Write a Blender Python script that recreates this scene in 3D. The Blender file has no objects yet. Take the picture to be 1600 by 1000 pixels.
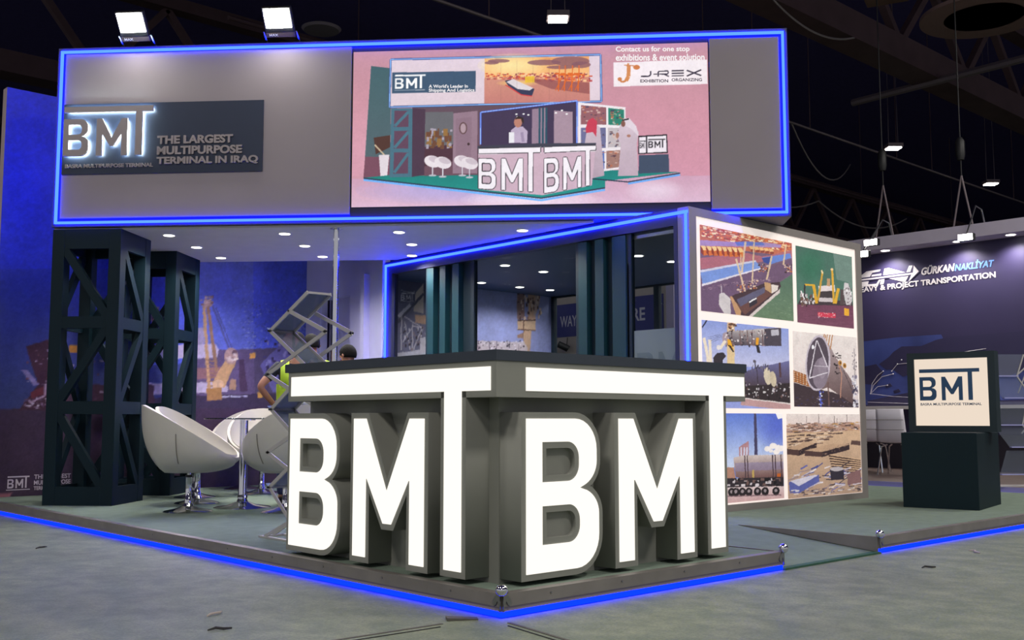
import bpy, bmesh, math, random
import numpy as np
from mathutils import Vector, Matrix

random.seed(7)
RNG = np.random.RandomState(11)
SC = bpy.context.scene
COL = SC.collection
R = math.radians

# ------------------------------------------------------------------ camera
cam_d = bpy.data.cameras.new('camera')
cam_d.sensor_width = 36.0
cam_d.lens = 36.0 * 1633.0 / 1600.0
cam_d.clip_end = 300
cam_o = bpy.data.objects.new('camera', cam_d)
COL.objects.link(cam_o)
cam_o.location = (-3.211, -3.547, 0.89)
cam_o.rotation_euler = (R(90 + 5.422), 0, R(-42.7))
SC.camera = cam_o

# ------------------------------------------------------------------ view and world
SC.view_settings.view_transform = 'Standard'
SC.view_settings.look = 'None'
SC.view_settings.gamma = 1.0
SC.view_settings.exposure = 0.0
SC.view_settings.use_curve_mapping = False
world = bpy.data.worlds.new('hall_air')
SC.world = world
world.use_nodes = True
world.node_tree.nodes['Background'].inputs[0].default_value = (0.92, 0.92, 1.0, 1)
world.node_tree.nodes['Background'].inputs[1].default_value = 0.44
SC.cycles.max_bounces = 6
SC.cycles.diffuse_bounces = 3
SC.cycles.glossy_bounces = 3
SC.cycles.transparent_max_bounces = 12
SC.cycles.sample_clamp_indirect = 4.0
SC.cycles.caustics_reflective = False
SC.cycles.caustics_refractive = False


def hall_light(x, y, z, power, size=1.6, col=(1.0, 0.95, 0.88), aim=None):
    d = bpy.data.lights.new('unseen_hall_light', 'AREA')
    d.energy = power
    d.shape = 'DISK'
    d.size = size
    d.color = col
    o = bpy.data.objects.new('unseen_hall_light', d)
    COL.objects.link(o)
    o.location = (x, y, z)
    if aim:
        o.rotation_euler = (Vector(aim) - Vector((x, y, z))).to_track_quat('-Z', 'Y').to_euler()
    return o


# unseen hall lamps above and behind the visitor, some added to brighten upright faces
for hx, hy, hp in [(-6, -1.5, 340), (0.5, -6, 350), (-10, -11, 330), (7.5, -4.5, 270), (-8, 6, 220), (15, -3, 420), (9.5, -1.0, 200)]:
    hall_light(hx, hy, 8.3, hp)

# ------------------------------------------------------------------ colour and materials


def lin(c):
    c = np.asarray(c, float) / 255.0
    return np.where(c <= 0.04045, c / 12.92, ((c + 0.055) / 1.055) ** 2.4)


def rgba(c):
    l = lin(c)
    return (float(l[0]), float(l[1]), float(l[2]), 1.0)


MATS = {}


def mat(name, col=(128, 128, 128), rough=0.5, metal=0.0, var=0.0, scale=6.0, bump=0.0, bscale=80.0, spec=None, coat=0.0):
    """A Principled material whose colour wanders a little with a noise texture."""
    if name in MATS:
        return MATS[name]
    m = bpy.data.materials.new(name)
    m.use_nodes = True
    nt = m.node_tree
    b = nt.nodes['Principled BSDF']
    b.inputs['Roughness'].default_value = rough
    b.inputs['Metallic'].default_value = metal
    if spec is not None:
        b.inputs['Specular IOR Level'].default_value = spec
    if coat:
        b.inputs['Coat Weight'].default_value = coat
    b.inputs['Base Color'].default_value = rgba(col)
    tc = nt.nodes.new('ShaderNodeTexCoord')
    n = nt.nodes.new('ShaderNodeTexNoise')
    n.inputs['Scale'].default_value = scale
    n.inputs['Detail'].default_value = 5
    nt.links.new(tc.outputs['Object'], n.inputs['Vector'])
    v = max(var, 0.03)
    r = nt.nodes.new('ShaderNodeValToRGB')
    a = lin(col)
    r.color_ramp.elements[0].position = 0.3
    r.color_ramp.elements[1].position = 0.7
    r.color_ramp.elements[0].color = (*[float(max(0, x * (1 - v))) for x in a], 1)
    r.color_ramp.elements[1].color = (*[float(x * (1 + v)) for x in a], 1)
    nt.links.new(n.outputs['Fac'], r.inputs['Fac'])
    nt.links.new(r.outputs['Color'], b.inputs['Base Color'])
    if bump:
        n2 = nt.nodes.new('ShaderNodeTexNoise')
        n2.inputs['Scale'].default_value = bscale
        n2.inputs['Detail'].default_value = 6
        nt.links.new(tc.outputs['Object'], n2.inputs['Vector'])
        bp = nt.nodes.new('ShaderNodeBump')
        bp.inputs['Strength'].default_value = bump
        bp.inputs['Distance'].default_value = 0.01
        nt.links.new(n2.outputs['Fac'], bp.inputs['Height'])
        nt.links.new(bp.outputs['Normal'], b.inputs['Normal'])
    MATS[name] = m
    return m


def emit(name, rgb, strength):
    """A lamp or lit face; rgb is linear."""
    if name in MATS:
        return MATS[name]
    m = bpy.data.materials.new(name)
    m.use_nodes = True
    nt = m.node_tree
    nt.nodes.remove(nt.nodes['Principled BSDF'])
    e = nt.nodes.new('ShaderNodeEmission')
    e.inputs[0].default_value = (*rgb, 1)
    e.inputs[1].default_value = strength
    nt.links.new(e.outputs[0], nt.nodes['Material Output'].inputs[0])
    MATS[name] = m
    return m


def glass(name, tint=(0.9, 0.95, 1.0), refl=0.06, milky=0.0, mcol=(200, 210, 215), rough=0.02):
    """Thin clear sheet: see-through with a fresnel sheen, optionally a milky film."""
    if name in MATS:
        return MATS[name]
    m = bpy.data.materials.new(name)
    m.use_nodes = True
    nt = m.node_tree
    nt.nodes.remove(nt.nodes['Principled BSDF'])
    t = nt.nodes.new('ShaderNodeBsdfTransparent')
    t.inputs[0].default_value = (*tint, 1)
    g = nt.nodes.new('ShaderNodeBsdfGlossy')
    g.inputs['Roughness'].default_value = rough
    f = nt.nodes.new('ShaderNodeLayerWeight')
    f.inputs[0].default_value = refl
    mx = nt.nodes.new('ShaderNodeMixShader')
    nt.links.new(f.outputs['Fresnel'], mx.inputs[0])
    nt.links.new(t.outputs[0], mx.inputs[1])
    nt.links.new(g.outputs[0], mx.inputs[2])
    out = mx
    if milky:
        d = nt.nodes.new('ShaderNodeBsdfDiffuse')
        d.inputs[0].default_value = rgba(mcol)
        m2 = nt.nodes.new('ShaderNodeMixShader')
        m2.inputs[0].default_value = milky
        nt.links.new(mx.outputs[0], m2.inputs[1])
        nt.links.new(d.outputs[0], m2.inputs[2])
        out = m2
    nt.links.new(out.outputs[0], nt.nodes['Material Output'].inputs[0])
    MATS[name] = m
    return m


def print_mat(name, glow=0.0, rough=0.45, base=1.0):
    """Printed or displayed picture: colour comes from the sheet's own colour attribute."""
    if name in MATS:
        return MATS[name]
    m = bpy.data.materials.new(name)
    m.use_nodes = True
    nt = m.node_tree
    b = nt.nodes['Principled BSDF']
    b.inputs['Roughness'].default_value = rough
    a = nt.nodes.new('ShaderNodeVertexColor')
    a.layer_name = 'ink'
    mul = nt.nodes.new('ShaderNodeMix')
    mul.data_type = 'RGBA'
    mul.blend_type = 'MULTIPLY'
    mul.inputs[0].default_value = 1.0
    mul.inputs[7].default_value = (base, base, base, 1)
    nt.links.new(a.outputs['Color'], mul.inputs[6])
    nt.links.new(mul.outputs[2], b.inputs['Base Color'])
    if glow:
        nt.links.new(a.outputs['Color'], b.inputs['Emission Color'])
        b.inputs['Emission Strength'].default_value = glow
    MATS[name] = m
    return m


# ------------------------------------------------------------------ object helpers


def thing(name, label, cat, loc=(0, 0, 0), rotz=0.0, group=None, kind=None):
    o = bpy.data.objects.new(name, None)
    o.empty_display_size = 0.1
    COL.objects.link(o)
    o.location = loc
    o.rotation_euler = (0, 0, rotz)
    tag(o, label, cat, group, kind)
    return o


def tag(o, label=None, cat=None, group=None, kind=None):
    if label:
        o['label'] = label
    if cat:
        o['category'] = cat
    if group:
        o['group'] = group
    if kind:
        o['kind'] = kind
    return o


def link(name, me, m, parent=None, label=None, loc=None, rot=None):
    o = bpy.data.objects.new(name, me)
    COL.objects.link(o)
    if m is not None:
        me.materials.clear()
        me.materials.append(m)
    if parent is not None:
        o.parent = parent
    if loc is not None:
        o.location = loc
    if rot is not None:
        o.rotation_euler = rot
    if label:
        o['label'] = label
    return o


def copy_tree(o, parent=None, loc=None, rotz=None, label=None, group=None):
    c = o.copy()
    COL.objects.link(c)
    if parent is not None:
        c.parent = parent
    if loc is not None:
        c.location = loc
    if rotz is not None:
        c.rotation_euler = (0, 0, rotz)
    if label:
        c['label'] = label
    if group:
        c['group'] = group
    for ch in list(o.children):
        copy_tree(ch, c)
    return c


class MB:
    """Collects vertices and faces of one part."""

    def __init__(self):
        self.v, self.f, self.smooth = [], [], False

    def add(self, vs, fs):
        n = len(self.v)
        self.v += [tuple(map(float, p)) for p in vs]
        self.f += [tuple(i + n for i in q) for q in fs]
        return self

    def box(self, x0, x1, y0, y1, z0, z1):
        vs = [(x, y, z) for z in (z0, z1) for y in (y0, y1) for x in (x0, x1)]
        return self.add(vs, [(0, 2, 3, 1), (4, 5, 7, 6), (0, 1, 5, 4), (2, 6, 7, 3), (0, 4, 6, 2), (1, 3, 7, 5)])

    def prism(self, pts, z0, z1):
        n = len(pts)
        vs = [(x, y, z0) for x, y in pts] + [(x, y, z1) for x, y in pts]
        fs = [tuple(range(n))[::-1], tuple(range(n, 2 * n))] + [(i, (i + 1) % n, n + (i + 1) % n, n + i) for i in range(n)]
        return self.add(vs, fs)

    def bar(self, a, b, w, d, up=(0, 0, 1)):
        """Box beam from a to b; w across (sideways), d along 'up'."""
        a, b = Vector(a), Vector(b)
        t = (b - a).normalized()
        s = t.cross(Vector(up))
        if s.length < 1e-5:
            s = t.cross(Vector((1, 0, 0)))
        s.normalize()
        u = s.cross(t).normalized()
        vs = []
        for c in (a, b):
            for i, j in ((-1, -1), (1, -1), (1, 1), (-1, 1)):
                vs.append(c + s * (i * w / 2) + u * (j * d / 2))
        return self.add(vs, [(0, 1, 2, 3), (7, 6, 5, 4), (0, 4, 5, 1), (1, 5, 6, 2), (2, 6, 7, 3), (3, 7, 4, 0)])

    def tube(self, pts, r, n=8, closed=False):
        self.smooth = True
        pts = [Vector(p) for p in pts]
        rs = r if isinstance(r, (list, tuple)) else [r] * len(pts)
        rings = []
        prev = None
        for i, p in enumerate(pts):
            t = (pts[min(i + 1, len(pts) - 1)] - pts[max(i - 1, 0)])
            t.normalize()
            s = prev - t * prev.dot(t) if prev is not None else t.orthogonal()
            if s.length < 1e-6:
                s = t.orthogonal()
            s.normalize()
            prev = s
            u = t.cross(s)
            rings.append([p + (s * math.cos(2 * math.pi * k / n) + u * math.sin(2 * math.pi * k / n)) * rs[i] for k in range(n)])
        vs = [q for g in rings for q in g]
        fs = []
        for i in range(len(pts) - 1):
            for k in range(n):
                fs.append((i * n + k, i * n + (k + 1) % n, (i + 1) * n + (k + 1) % n, (i + 1) * n + k))
        fs.append(tuple(range(n))[::-1])
        fs.append(tuple(range((len(pts) - 1) * n, len(pts) * n)))
        return self.add(vs, fs)

    def lathe(self, prof, n=24, c=(0, 0)):
        self.smooth = True
        vs, fs = [], []
        for r, z in prof:
            for k in range(n):
                a = 2 * math.pi * k / n
                vs.append((c[0] + r * math.cos(a), c[1] + r * math.sin(a), z))
        for i in range(len(prof) - 1):
            for k in range(n):
                fs.append((i * n + k, i * n + (k + 1) % n, (i + 1) * n + (k + 1) % n, (i + 1) * n + k))
        fs.append(tuple(range(n))[::-1])
        fs.append(tuple(range((len(prof) - 1) * n, len(prof) * n)))
        return self.add(vs, fs)

    def ball(self, c, r, n=12, sz=1.0):
        prof = []
        for i in range(n + 1):
            a = -math.pi / 2 + math.pi * i / n
            prof.append((max(1e-4, r * math.cos(a)), c[2] + r * sz * math.sin(a)))
        return self.lathe(prof, n * 2, (c[0], c[1]))

    def xf(self, M):
        self.v = [tuple(M @ Vector(p)) for p in self.v]
        return self

    def mesh(self, name, bevel=0.0):
        me = bpy.data.meshes.new(name)
        me.from_pydata(self.v, [], self.f)
        me.update()
        if bevel:
            bm = bmesh.new()
            bm.from_mesh(me)
            bmesh.ops.bevel(bm, geom=list(bm.edges), offset=bevel, segments=1, affect='EDGES', profile=0.5)
            bm.to_mesh(me)
            bm.free()
        bm = bmesh.new()
        bm.from_mesh(me)
        bmesh.ops.recalc_face_normals(bm, faces=bm.faces)
        bm.to_mesh(me)
        bm.free()
        if self.smooth:
            for p in me.polygons:
                p.use_smooth = True
            try:
                me.set_sharp_from_angle(angle=R(40))
            except Exception:
                pass
        return me

    def build(self, name, m, parent=None, label=None, bevel=0.0, loc=None, rot=None):
        return link(name, self.mesh(name, bevel), m, parent, label, loc, rot)


def wbox(name, m, parent, x0, x1, y0, y1, z0, z1, label=None, bevel=0.0):
    """Box given in the coordinates of the parent's parent (world) for an unrotated parent."""
    p = parent.location if parent is not None else Vector((0, 0, 0))
    return MB().box(x0 - p[0], x1 - p[0], y0 - p[1], y1 - p[1], z0 - p[2], z1 - p[2]).build(name, m, parent, label, bevel)


def frame_matrix(o, xd, yd):
    """Plane frame: local x -> xd, local y -> yd, local z -> the normal."""
    xd, yd = Vector(xd).normalized(), Vector(yd).normalized()
    zd = xd.cross(yd)
    M = Matrix((xd, yd, zd)).transposed().to_4x4()
    M.translation = Vector(o)
    return M


def curve_mesh(cu):
    o = bpy.data.objects.new('tmp', cu)
    COL.objects.link(o)
    dg = bpy.context.evaluated_depsgraph_get()
    dg.update()
    me = bpy.data.meshes.new_from_object(o.evaluated_get(dg))
    bpy.data.objects.remove(o)
    return me


def shape_mesh(loops, depth, offset=0.0):
    """Flat outline with holes, extruded 0..depth along local z."""
    cu = bpy.data.curves.new('shape', 'CURVE')
    cu.dimensions = '2D'
    cu.fill_mode = 'BOTH'
    cu.extrude = depth / 2
    cu.offset = offset
    for lp in loops:
        s = cu.splines.new('POLY')
        s.points.add(len(lp) - 1)
        for i, (x, y) in enumerate(lp):
            s.points[i].co = (x, y, 0, 1)
        s.use_cyclic_u = True
    me = curve_mesh(cu)
    me.transform(Matrix.Translation((0, 0, depth / 2)))
    bpy.data.curves.remove(cu)
    return me


def text_mesh(s, w, h, depth=0.0, bold=0.0, space=1.0, line=1.0, shear=0.0):
    """Lettering fitted to a w x h box whose lower left corner is the origin."""
    cu = bpy.data.curves.new('text', 'FONT')
    cu.body = s
    cu.size = 1.0
    cu.offset = bold
    cu.space_character = space
    cu.space_line = line
    cu.shear = shear
    cu.extrude = 0.05 if depth else 0.0
    cu.resolution_u = 4
    me = curve_mesh(cu)
    bpy.data.curves.remove(cu)
    n = len(me.vertices)
    co = np.empty(n * 3)
    me.vertices.foreach_get('co', co)
    co = co.reshape(-1, 3)
    lo, hi = co.min(0), co.max(0)
    co[:, 0] = (co[:, 0] - lo[0]) / (hi[0] - lo[0]) * w
    co[:, 1] = (co[:, 1] - lo[1]) / (hi[1] - lo[1]) * h
    co[:, 2] = (co[:, 2] - lo[2]) / 0.1 * depth if depth else 0.0
    me.vertices.foreach_set('co', co.ravel())
    me.update()
    return me


def put_text(name, s, m, parent, o, xd, yd, w, h, depth=0.002, bold=0.02, label=None, **k):
    me = text_mesh(s, w, h, depth, bold, **k)
    me.transform(frame_matrix(o, xd, yd))
    return link(name, me, m, parent, label)


def put_shape(name, loops, m, parent, o, xd, yd, depth, offset=0.0, label=None):
    me = shape_mesh(loops, depth, offset)
    me.transform(frame_matrix(o, xd, yd))
    return link(name, me, m, parent, label)


def arc(cx, cy, rx, ry, a0, a1, n=8):
    return [(cx + rx * math.cos(R(a0 + (a1 - a0) * i / n)), cy + ry * math.sin(R(a0 + (a1 - a0) * i / n))) for i in range(n + 1)]


# the three-letter logo: outlines in metres, letters from z 0.159 up
LOGO_B = [[(0, .159)] + arc(.345, .319, .16, .16, -90, 0) + arc(.345, .42, .16, .131, 0, 62) + [(.368, .551)] +
          arc(.335, .685, .155, .134, -62, 0) + arc(.335, .738, .155, .155, 0, 90) + [(0, .893)],
          [(.105, .289)] + arc(.29, .369, .08, .08, -90, 0) + arc(.29, .393, .08, .08, 0, 90) + [(.105, .473)],
          [(.105, .587)] + arc(.285, .667, .08, .08, -90, 0) + arc(.285, .70, .08, .08, 0, 90) + [(.105, .780)]]
LOGO_M = [[(.662, .159), (.778, .159), (.778, .572), (.790, .572), (.938, .347), (1.008, .347), (1.154, .577), (1.166, .577),
           (1.166, .159), (1.283, .159), (1.283, .893), (1.163, .893), (.968, .512), (.777, .893), (.662, .893)]]
LOGO_T = [[(1.443, .163), (1.573, .163), (1.573, 1.025), (1.785, 1.025), (1.785, 1.138), (0, 1.138), (0, 1.025), (1.443, 1.025)]]
LOGO_STEM = [[(1.443, .163), (1.573, .163), (1.573, 1.025), (1.443, 1.025)]]


LOGO_M_FRAME = [[(.662, .159), (.778, .159), (.783, .578), (.938, .347), (1.008, .347), (1.161, .582), (1.166, .159), (1.283, .159),
                 (1.283, .893), (1.163, .893), (.968, .512), (.777, .893), (.662, .893)]]


def grow(lp, d):
    """Moves every edge of a closed outline outwards by d (mitred corners)."""
    n = len(lp)
    area = sum(lp[i][0] * lp[(i + 1) % n][1] - lp[(i + 1) % n][0] * lp[i][1] for i in range(n)) / 2
    sgn = 1 if area > 0 else -1
    out = []
    for i in range(n):
        p0, p1, p2 = Vector(lp[i - 1]), Vector(lp[i]), Vector(lp[(i + 1) % n])
        a, b_ = (p1 - p0).normalized(), (p2 - p1).normalized()
        na, nb_ = Vector((a.y, -a.x)) * sgn, Vector((b_.y, -b_.x)) * sgn
        m = na + nb_
        if m.length < 1e-6:
            m = na.copy()
        m.normalize()
        k = d * min(1 / max(m.dot(na), .25), 2.6)
        q = p1 + m * k
        out.append((q.x, q.y))
    return out


def grown(loops, d):
    return [grow(lp, d if i == 0 else -d) for i, lp in enumerate(loops)]


def logo_loops(letter, w, h):
    return [[(x / 1.785 * w, (y - .159) / (1.138 - .159) * h) for x, y in lp] for lp in letter]


def put_logo(m, parent, o, xd, yd, w, h, depth, names=('letter_b', 'letter_m', 'letter_t'), offset=0.0):
    return [put_shape(n, logo_loops(l, w, h), m, parent, o, xd, yd, depth, offset) for n, l in zip(names, (LOGO_B, LOGO_M, LOGO_T))]


# ------------------------------------------------------------------ painted prints


class Canvas:
    """Small raster for flat prints and the screen. Shapes are given in photograph coordinates of the flat picture and are
    straightened onto the sheet through its four corners."""

    def __init__(self, w, h, quad, bg=(255, 255, 255), ss=2):
        self.w, self.h, self.ss = w, h, ss
        self.W, self.H = w * ss, h * ss
        self.a = np.ones((self.H, self.W, 3)) * np.array(bg, float)
        dst = [(0, 0), (self.W, 0), (self.W, self.H), (0, self.H)]
        A, B = [], []
        for (x, y), (u, v) in zip(quad, dst):
            A.append([x, y, 1, 0, 0, 0, -u * x, -u * y])
            A.append([0, 0, 0, x, y, 1, -v * x, -v * y])
            B += [u, v]
        s = np.linalg.solve(np.array(A, float), np.array(B, float))
        self.Hm = np.append(s, 1).reshape(3, 3)
        self.x0, self.y0, self.s = 0.0, 0.0, 1.0

    def view(self, x0, y0, s):
        self.x0, self.y0, self.s = x0, y0, s

    def tp(self, pts):
        p = np.array(pts, float) / self.s + np.array([self.x0, self.y0])
        q = np.c_[p, np.ones(len(p))] @ self.Hm.T
        return q[:, :2] / q[:, 2:3]

    def _mask(self, q):
        lo = np.floor(q.min(0)).astype(int)
        hi = np.ceil(q.max(0)).astype(int) + 1
        x0, y0 = max(0, lo[0]), max(0, lo[1])
        x1, y1 = min(self.W, hi[0]), min(self.H, hi[1])
        if x1 <= x0 or y1 <= y0:
            return None
        X, Y = np.meshgrid(np.arange(x0, x1) + .5, np.arange(y0, y1) + .5)
        ins = np.zeros(X.shape, bool)
        n = len(q)
        for i in range(n):
            ax, ay = q[i]
            bx, by = q[(i + 1) % n]
            if ay == by:
                continue
            c = ((ay > Y) != (by > Y)) & (X < (bx - ax) * (Y - ay) / (by - ay) + ax)
            ins ^= c
        return ins, x0, y0, x1, y1, Y, X

    def poly(self, pts, col, a=1.0, col2=None, horiz=False):
        q = self.tp(pts)
        r = self._mask(q)
        if r is None:
            return
        ins, x0, y0, x1, y1, Y, X = r
        c = np.array(col, float)
        if col2 is not None:
            if horiz:
                t = np.clip((X - q[:, 0].min()) / max(1e-6, np.ptp(q[:, 0])), 0, 1)[..., None]
            else:
                t = np.clip((Y - q[:, 1].min()) / max(1e-6, np.ptp(q[:, 1])), 0, 1)[..., None]
            c = c * (1 - t) + np.array(col2, float) * t
        sub = self.a[y0:y1, x0:x1]
        m = ins[..., None] * a
        self.a[y0:y1, x0:x1] = sub * (1 - m) + c * m

    def rect(self, x0, y0, x1, y1, col, a=1.0, col2=None, horiz=False):
        self.poly([(x0, y0), (x1, y0), (x1, y1), (x0, y1)], col, a, col2, horiz)

    def ell(self, cx, cy, rx, ry, col, a=1.0, col2=None, rot=0.0, horiz=False):
        c, s = math.cos(R(rot)), math.sin(R(rot))
        pts = []
        for i in range(28):
            t = 2 * math.pi * i / 28
            u, v = rx * math.cos(t), ry * math.sin(t)
            pts.append((cx + u * c - v * s, cy + u * s + v * c))
        self.poly(pts, col, a, col2, horiz)

    def glow(self, cx, cy, rx, ry, col, a=1.0, n=10):
        for i in range(n):
            k = 1 - i / n
            self.ell(cx, cy, rx * k, ry * k, col, a / n * 1.6)

    def line(self, x0, y0, x1, y1, w, col, a=1.0):
        d = math.hypot(x1 - x0, y1 - y0) or 1
        nx, ny = -(y1 - y0) / d * w / 2, (x1 - x0) / d * w / 2
        self.poly([(x0 + nx, y0 + ny), (x1 + nx, y1 + ny), (x1 - nx, y1 - ny), (x0 - nx, y0 - ny)], col, a)

    def lines(self, pts, w, col, a=1.0):
        for p, q in zip(pts[:-1], pts[1:]):
            self.line(p[0], p[1], q[0], q[1], w, col, a)

    def speck(self, x0, y0, x1, y1, n, cols, sw=(2, 8), sh=(2, 5), a=1.0, slope=0.0, inside=None):
        for _ in range(n):
            x, y = RNG.uniform(x0, x1), RNG.uniform(y0, y1)
            y += slope * (x - x0)
            w, h = RNG.uniform(*sw), RNG.uniform(*sh)
            c = cols[RNG.randint(len(cols))]
            self.poly([(x, y), (x + w, y + w * slope), (x + w, y + h + w * slope), (x, y + h)], c, a)

    def logo(self, x, y, w, h, col, sk=0.0):
        """Three-letter logo with its top left at x, y."""
        def tr(lp):
            return [(x + u / 1.785 * w, y + (1.138 - v) / .979 * h + sk * u / 1.785 * w) for u, v in lp]
        for l in (LOGO_M, LOGO_T):
            self.poly(tr(l[0]), col)
        keep = self.a.copy()
        self.poly(tr(LOGO_B[0]), col)
        for hole in LOGO_B[1:]:
            r = self._mask(self.tp(tr(hole)))
            if r is not None:
                ins, x0, y0, x1, y1, _, _ = r
                sub = self.a[y0:y1, x0:x1]
                sub[ins] = keep[y0:y1, x0:x1][ins]

    def grain(self, amt):
        self.a += RNG.normal(0, amt, (self.H, self.W, 1))

    def vnoise(self, cell):
        h, w = int(self.H / cell) + 3, int(self.W / cell) + 3
        g = RNG.uniform(-1, 1, (h, w))
        y, x = np.arange(self.H) / cell, np.arange(self.W) / cell
        yi, xi = y.astype(int), x.astype(int)
        fy, fx = (y - yi)[:, None], (x - xi)[None, :]
        fy, fx = fy * fy * (3 - 2 * fy), fx * fx * (3 - 2 * fx)
        a, b_ = g[yi][:, xi], g[yi][:, xi + 1]
        c_, d = g[yi + 1][:, xi], g[yi + 1][:, xi + 1]
        return (a * (1 - fx) + b_ * fx) * (1 - fy) + (c_ * (1 - fx) + d * fx) * fy

    def rough(self, warp=3.0, tone=.16, mute=0.0):
        """Breaks up hard edges and flat tones the way a photograph does."""
        dx = self.vnoise(5) * warp + self.vnoise(14) * warp
        dy = self.vnoise(5) * warp + self.vnoise(14) * warp
        Y, X = np.mgrid[0:self.H, 0:self.W]
        self.a = self.a[np.clip((Y + dy).astype(int), 0, self.H - 1), np.clip((X + dx).astype(int), 0, self.W - 1)]
        n = .45 * self.vnoise(3) + .35 * self.vnoise(7) + .35 * self.vnoise(22) + .3 * self.vnoise(50)
        self.a *= (1 + tone * n)[..., None]
        if mute:
            g = self.a.mean(2, keepdims=True)
            self.a = self.a * (1 - mute) + g * mute

    def sheet(self, name, m, parent, o, xd, yd, w, h, label=None):
        """Builds the sheet: o = its lower left corner, xd right, yd up (parent coordinates)."""
        ss = self.ss
        im = np.clip(self.a, 0, 255).reshape(self.h, ss, self.w, ss, 3).mean((1, 3))
        col = np.c_[lin(im).reshape(-1, 3), np.ones(self.w * self.h)].astype(np.float32)
        xs, ys = np.linspace(0, w, self.w), np.linspace(h, 0, self.h)
        X, Y = np.meshgrid(xs, ys)
        xd, yd = np.array(xd, float), np.array(yd, float)
        P = np.array(o, float) + X.reshape(-1, 1) * xd + Y.reshape(-1, 1) * yd
        i = np.arange(self.w * self.h).reshape(self.h, self.w)
        F = np.stack([i[1:, :-1], i[1:, 1:], i[:-1, 1:], i[:-1, :-1]], -1).reshape(-1, 4)
        me = bpy.data.meshes.new(name)
        me.vertices.add(len(P))
        me.vertices.foreach_set('co', P.astype(np.float32).ravel())
        me.loops.add(F.size)
        me.loops.foreach_set('vertex_index', F.astype(np.int32).ravel())
        me.polygons.add(len(F))
        me.polygons.foreach_set('loop_start', np.arange(0, F.size, 4, dtype=np.int32))
        me.update(calc_edges=True)
        at = me.color_attributes.new('ink', 'FLOAT_COLOR', 'POINT')
        at.data.foreach_set('color', col.ravel())
        return link(name, me, m, parent, label)

# ------------------------------------------------------------------ shared materials
M_concrete = mat('hall_floor_concrete', (142, 150, 132), .55, var=.16, scale=.9, bump=.12, bscale=60)
M_carpet = mat('platform_carpet', (127, 142, 129), .95, var=.08, scale=9, bump=.5, bscale=260, spec=.1)
M_alu = mat('platform_edge_metal', (146, 140, 136), .42, metal=.55, var=.12, scale=5)
M_skirt = mat('platform_skirt_board', (150, 138, 138), .55, var=.06)
M_blue = emit('blue_led', (.13, .40, 1.0), 1.0)
_e = M_blue.node_tree.nodes['Emission']
_e.inputs[0].default_value = (.0026, .0078, 1.0, 1)
_e.inputs[1].default_value = 55.0
M_blue_low = emit('blue_led_rim', (.0006, .0075, 1.0), 8.0)
M_chrome = mat('chrome', (225, 225, 228), .08, metal=1.0)
M_steel = mat('brushed_steel', (150, 150, 152), .3, metal=1.0)
M_dark = mat('dark_slate_laminate', (52, 60, 72), .5, var=.05)
M_grey = mat('warm_grey_laminate', (140, 141, 133), .55, var=.03)
M_teal = mat('dark_teal_paint', (11, 32, 42), .55, var=.05, spec=.2)
M_rib = mat('rib_teal_paint', (24, 66, 78), .5, var=.05)
M_teal_d = mat('deep_teal_paint', (22, 42, 56), .55, var=.05)
M_lit = emit('white_acrylic_lit', (1.0, .955, .87), 1.12)
M_white = mat('white_paint', (226, 222, 222), .6)
M_panel = mat('grey_header_panel', (152, 142, 147), .55, var=.02, scale=2)
M_navy = mat('navy_sign_board', (30, 42, 68), .45, var=.04)
M_frame_blue = mat('header_dark_frame', (50, 54, 84), .5, var=.04)
M_letter = mat('silver_letter', (158, 148, 150), .4, metal=.2, var=.03)
M_black = mat('black_plastic', (20, 20, 22), .5)
M_lav = mat('lavender_wall_paint', (182, 182, 226), .7, var=.02)
M_leather = mat('white_leatherette', (198, 194, 186), .42, var=.03, bump=.08, bscale=200)
M_seam = mat('stitched_seam', (120, 114, 108), .8)
M_down = emit('downlight_lens', (1.0, .93, .84), 9.0)
M_clear = glass('clear_pane', (.95, .97, .98), .08)
M_acrylic = glass('acrylic_sheet', (.93, .95, .98), .2, milky=.10, mcol=(200, 210, 230))

PT = .105      # top of the platform carpet
ZUP = (0, 0, 1)

# ------------------------------------------------------------------ hall shell
fl = MB().box(-30, 75, -30, 75, -.2, 0).build('floor', M_concrete)
tag(fl, 'grey green concrete hall floor with scuffs and stains', 'floor', kind='structure')
nt = M_concrete.node_tree
tc = nt.nodes.new('ShaderNodeTexCoord')
st = nt.nodes.new('ShaderNodeTexNoise')
st.inputs['Scale'].default_value = 5.5
st.inputs['Detail'].default_value = 8
st.inputs['Roughness'].default_value = .7
st.inputs['Distortion'].default_value = .15
mp = nt.nodes.new('ShaderNodeMapping')
mp.inputs['Scale'].default_value = (1, .8, 1)
nt.links.new(tc.outputs['Object'], mp.inputs['Vector'])
nt.links.new(mp.outputs['Vector'], st.inputs['Vector'])
rp = nt.nodes.new('ShaderNodeValToRGB')
rp.color_ramp.elements[0].position = .40
rp.color_ramp.elements[0].color = (.48, .56, .55, 1)
rp.color_ramp.elements[1].position = .66
rp.color_ramp.elements[1].color = (1.05, 1.0, .96, 1)
mx = nt.nodes.new('ShaderNodeMix')
mx.data_type = 'RGBA'
mx.blend_type = 'MULTIPLY'
mx.inputs[0].default_value = .75
b = nt.nodes['Principled BSDF']
src = b.inputs['Base Color'].links[0].from_socket
nt.links.new(st.outputs['Fac'], rp.inputs['Fac'])
nt.links.new(src, mx.inputs[6])
nt.links.new(rp.outputs['Color'], mx.inputs[7])
gn = nt.nodes.new('ShaderNodeTexNoise')
gn.inputs['Scale'].default_value = 70
gn.inputs['Detail'].default_value = 4
gn.inputs['Roughness'].default_value = .8
nt.links.new(tc.outputs['Object'], gn.inputs['Vector'])
gr_ = nt.nodes.new('ShaderNodeValToRGB')
gr_.color_ramp.elements[0].position = .36
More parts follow.
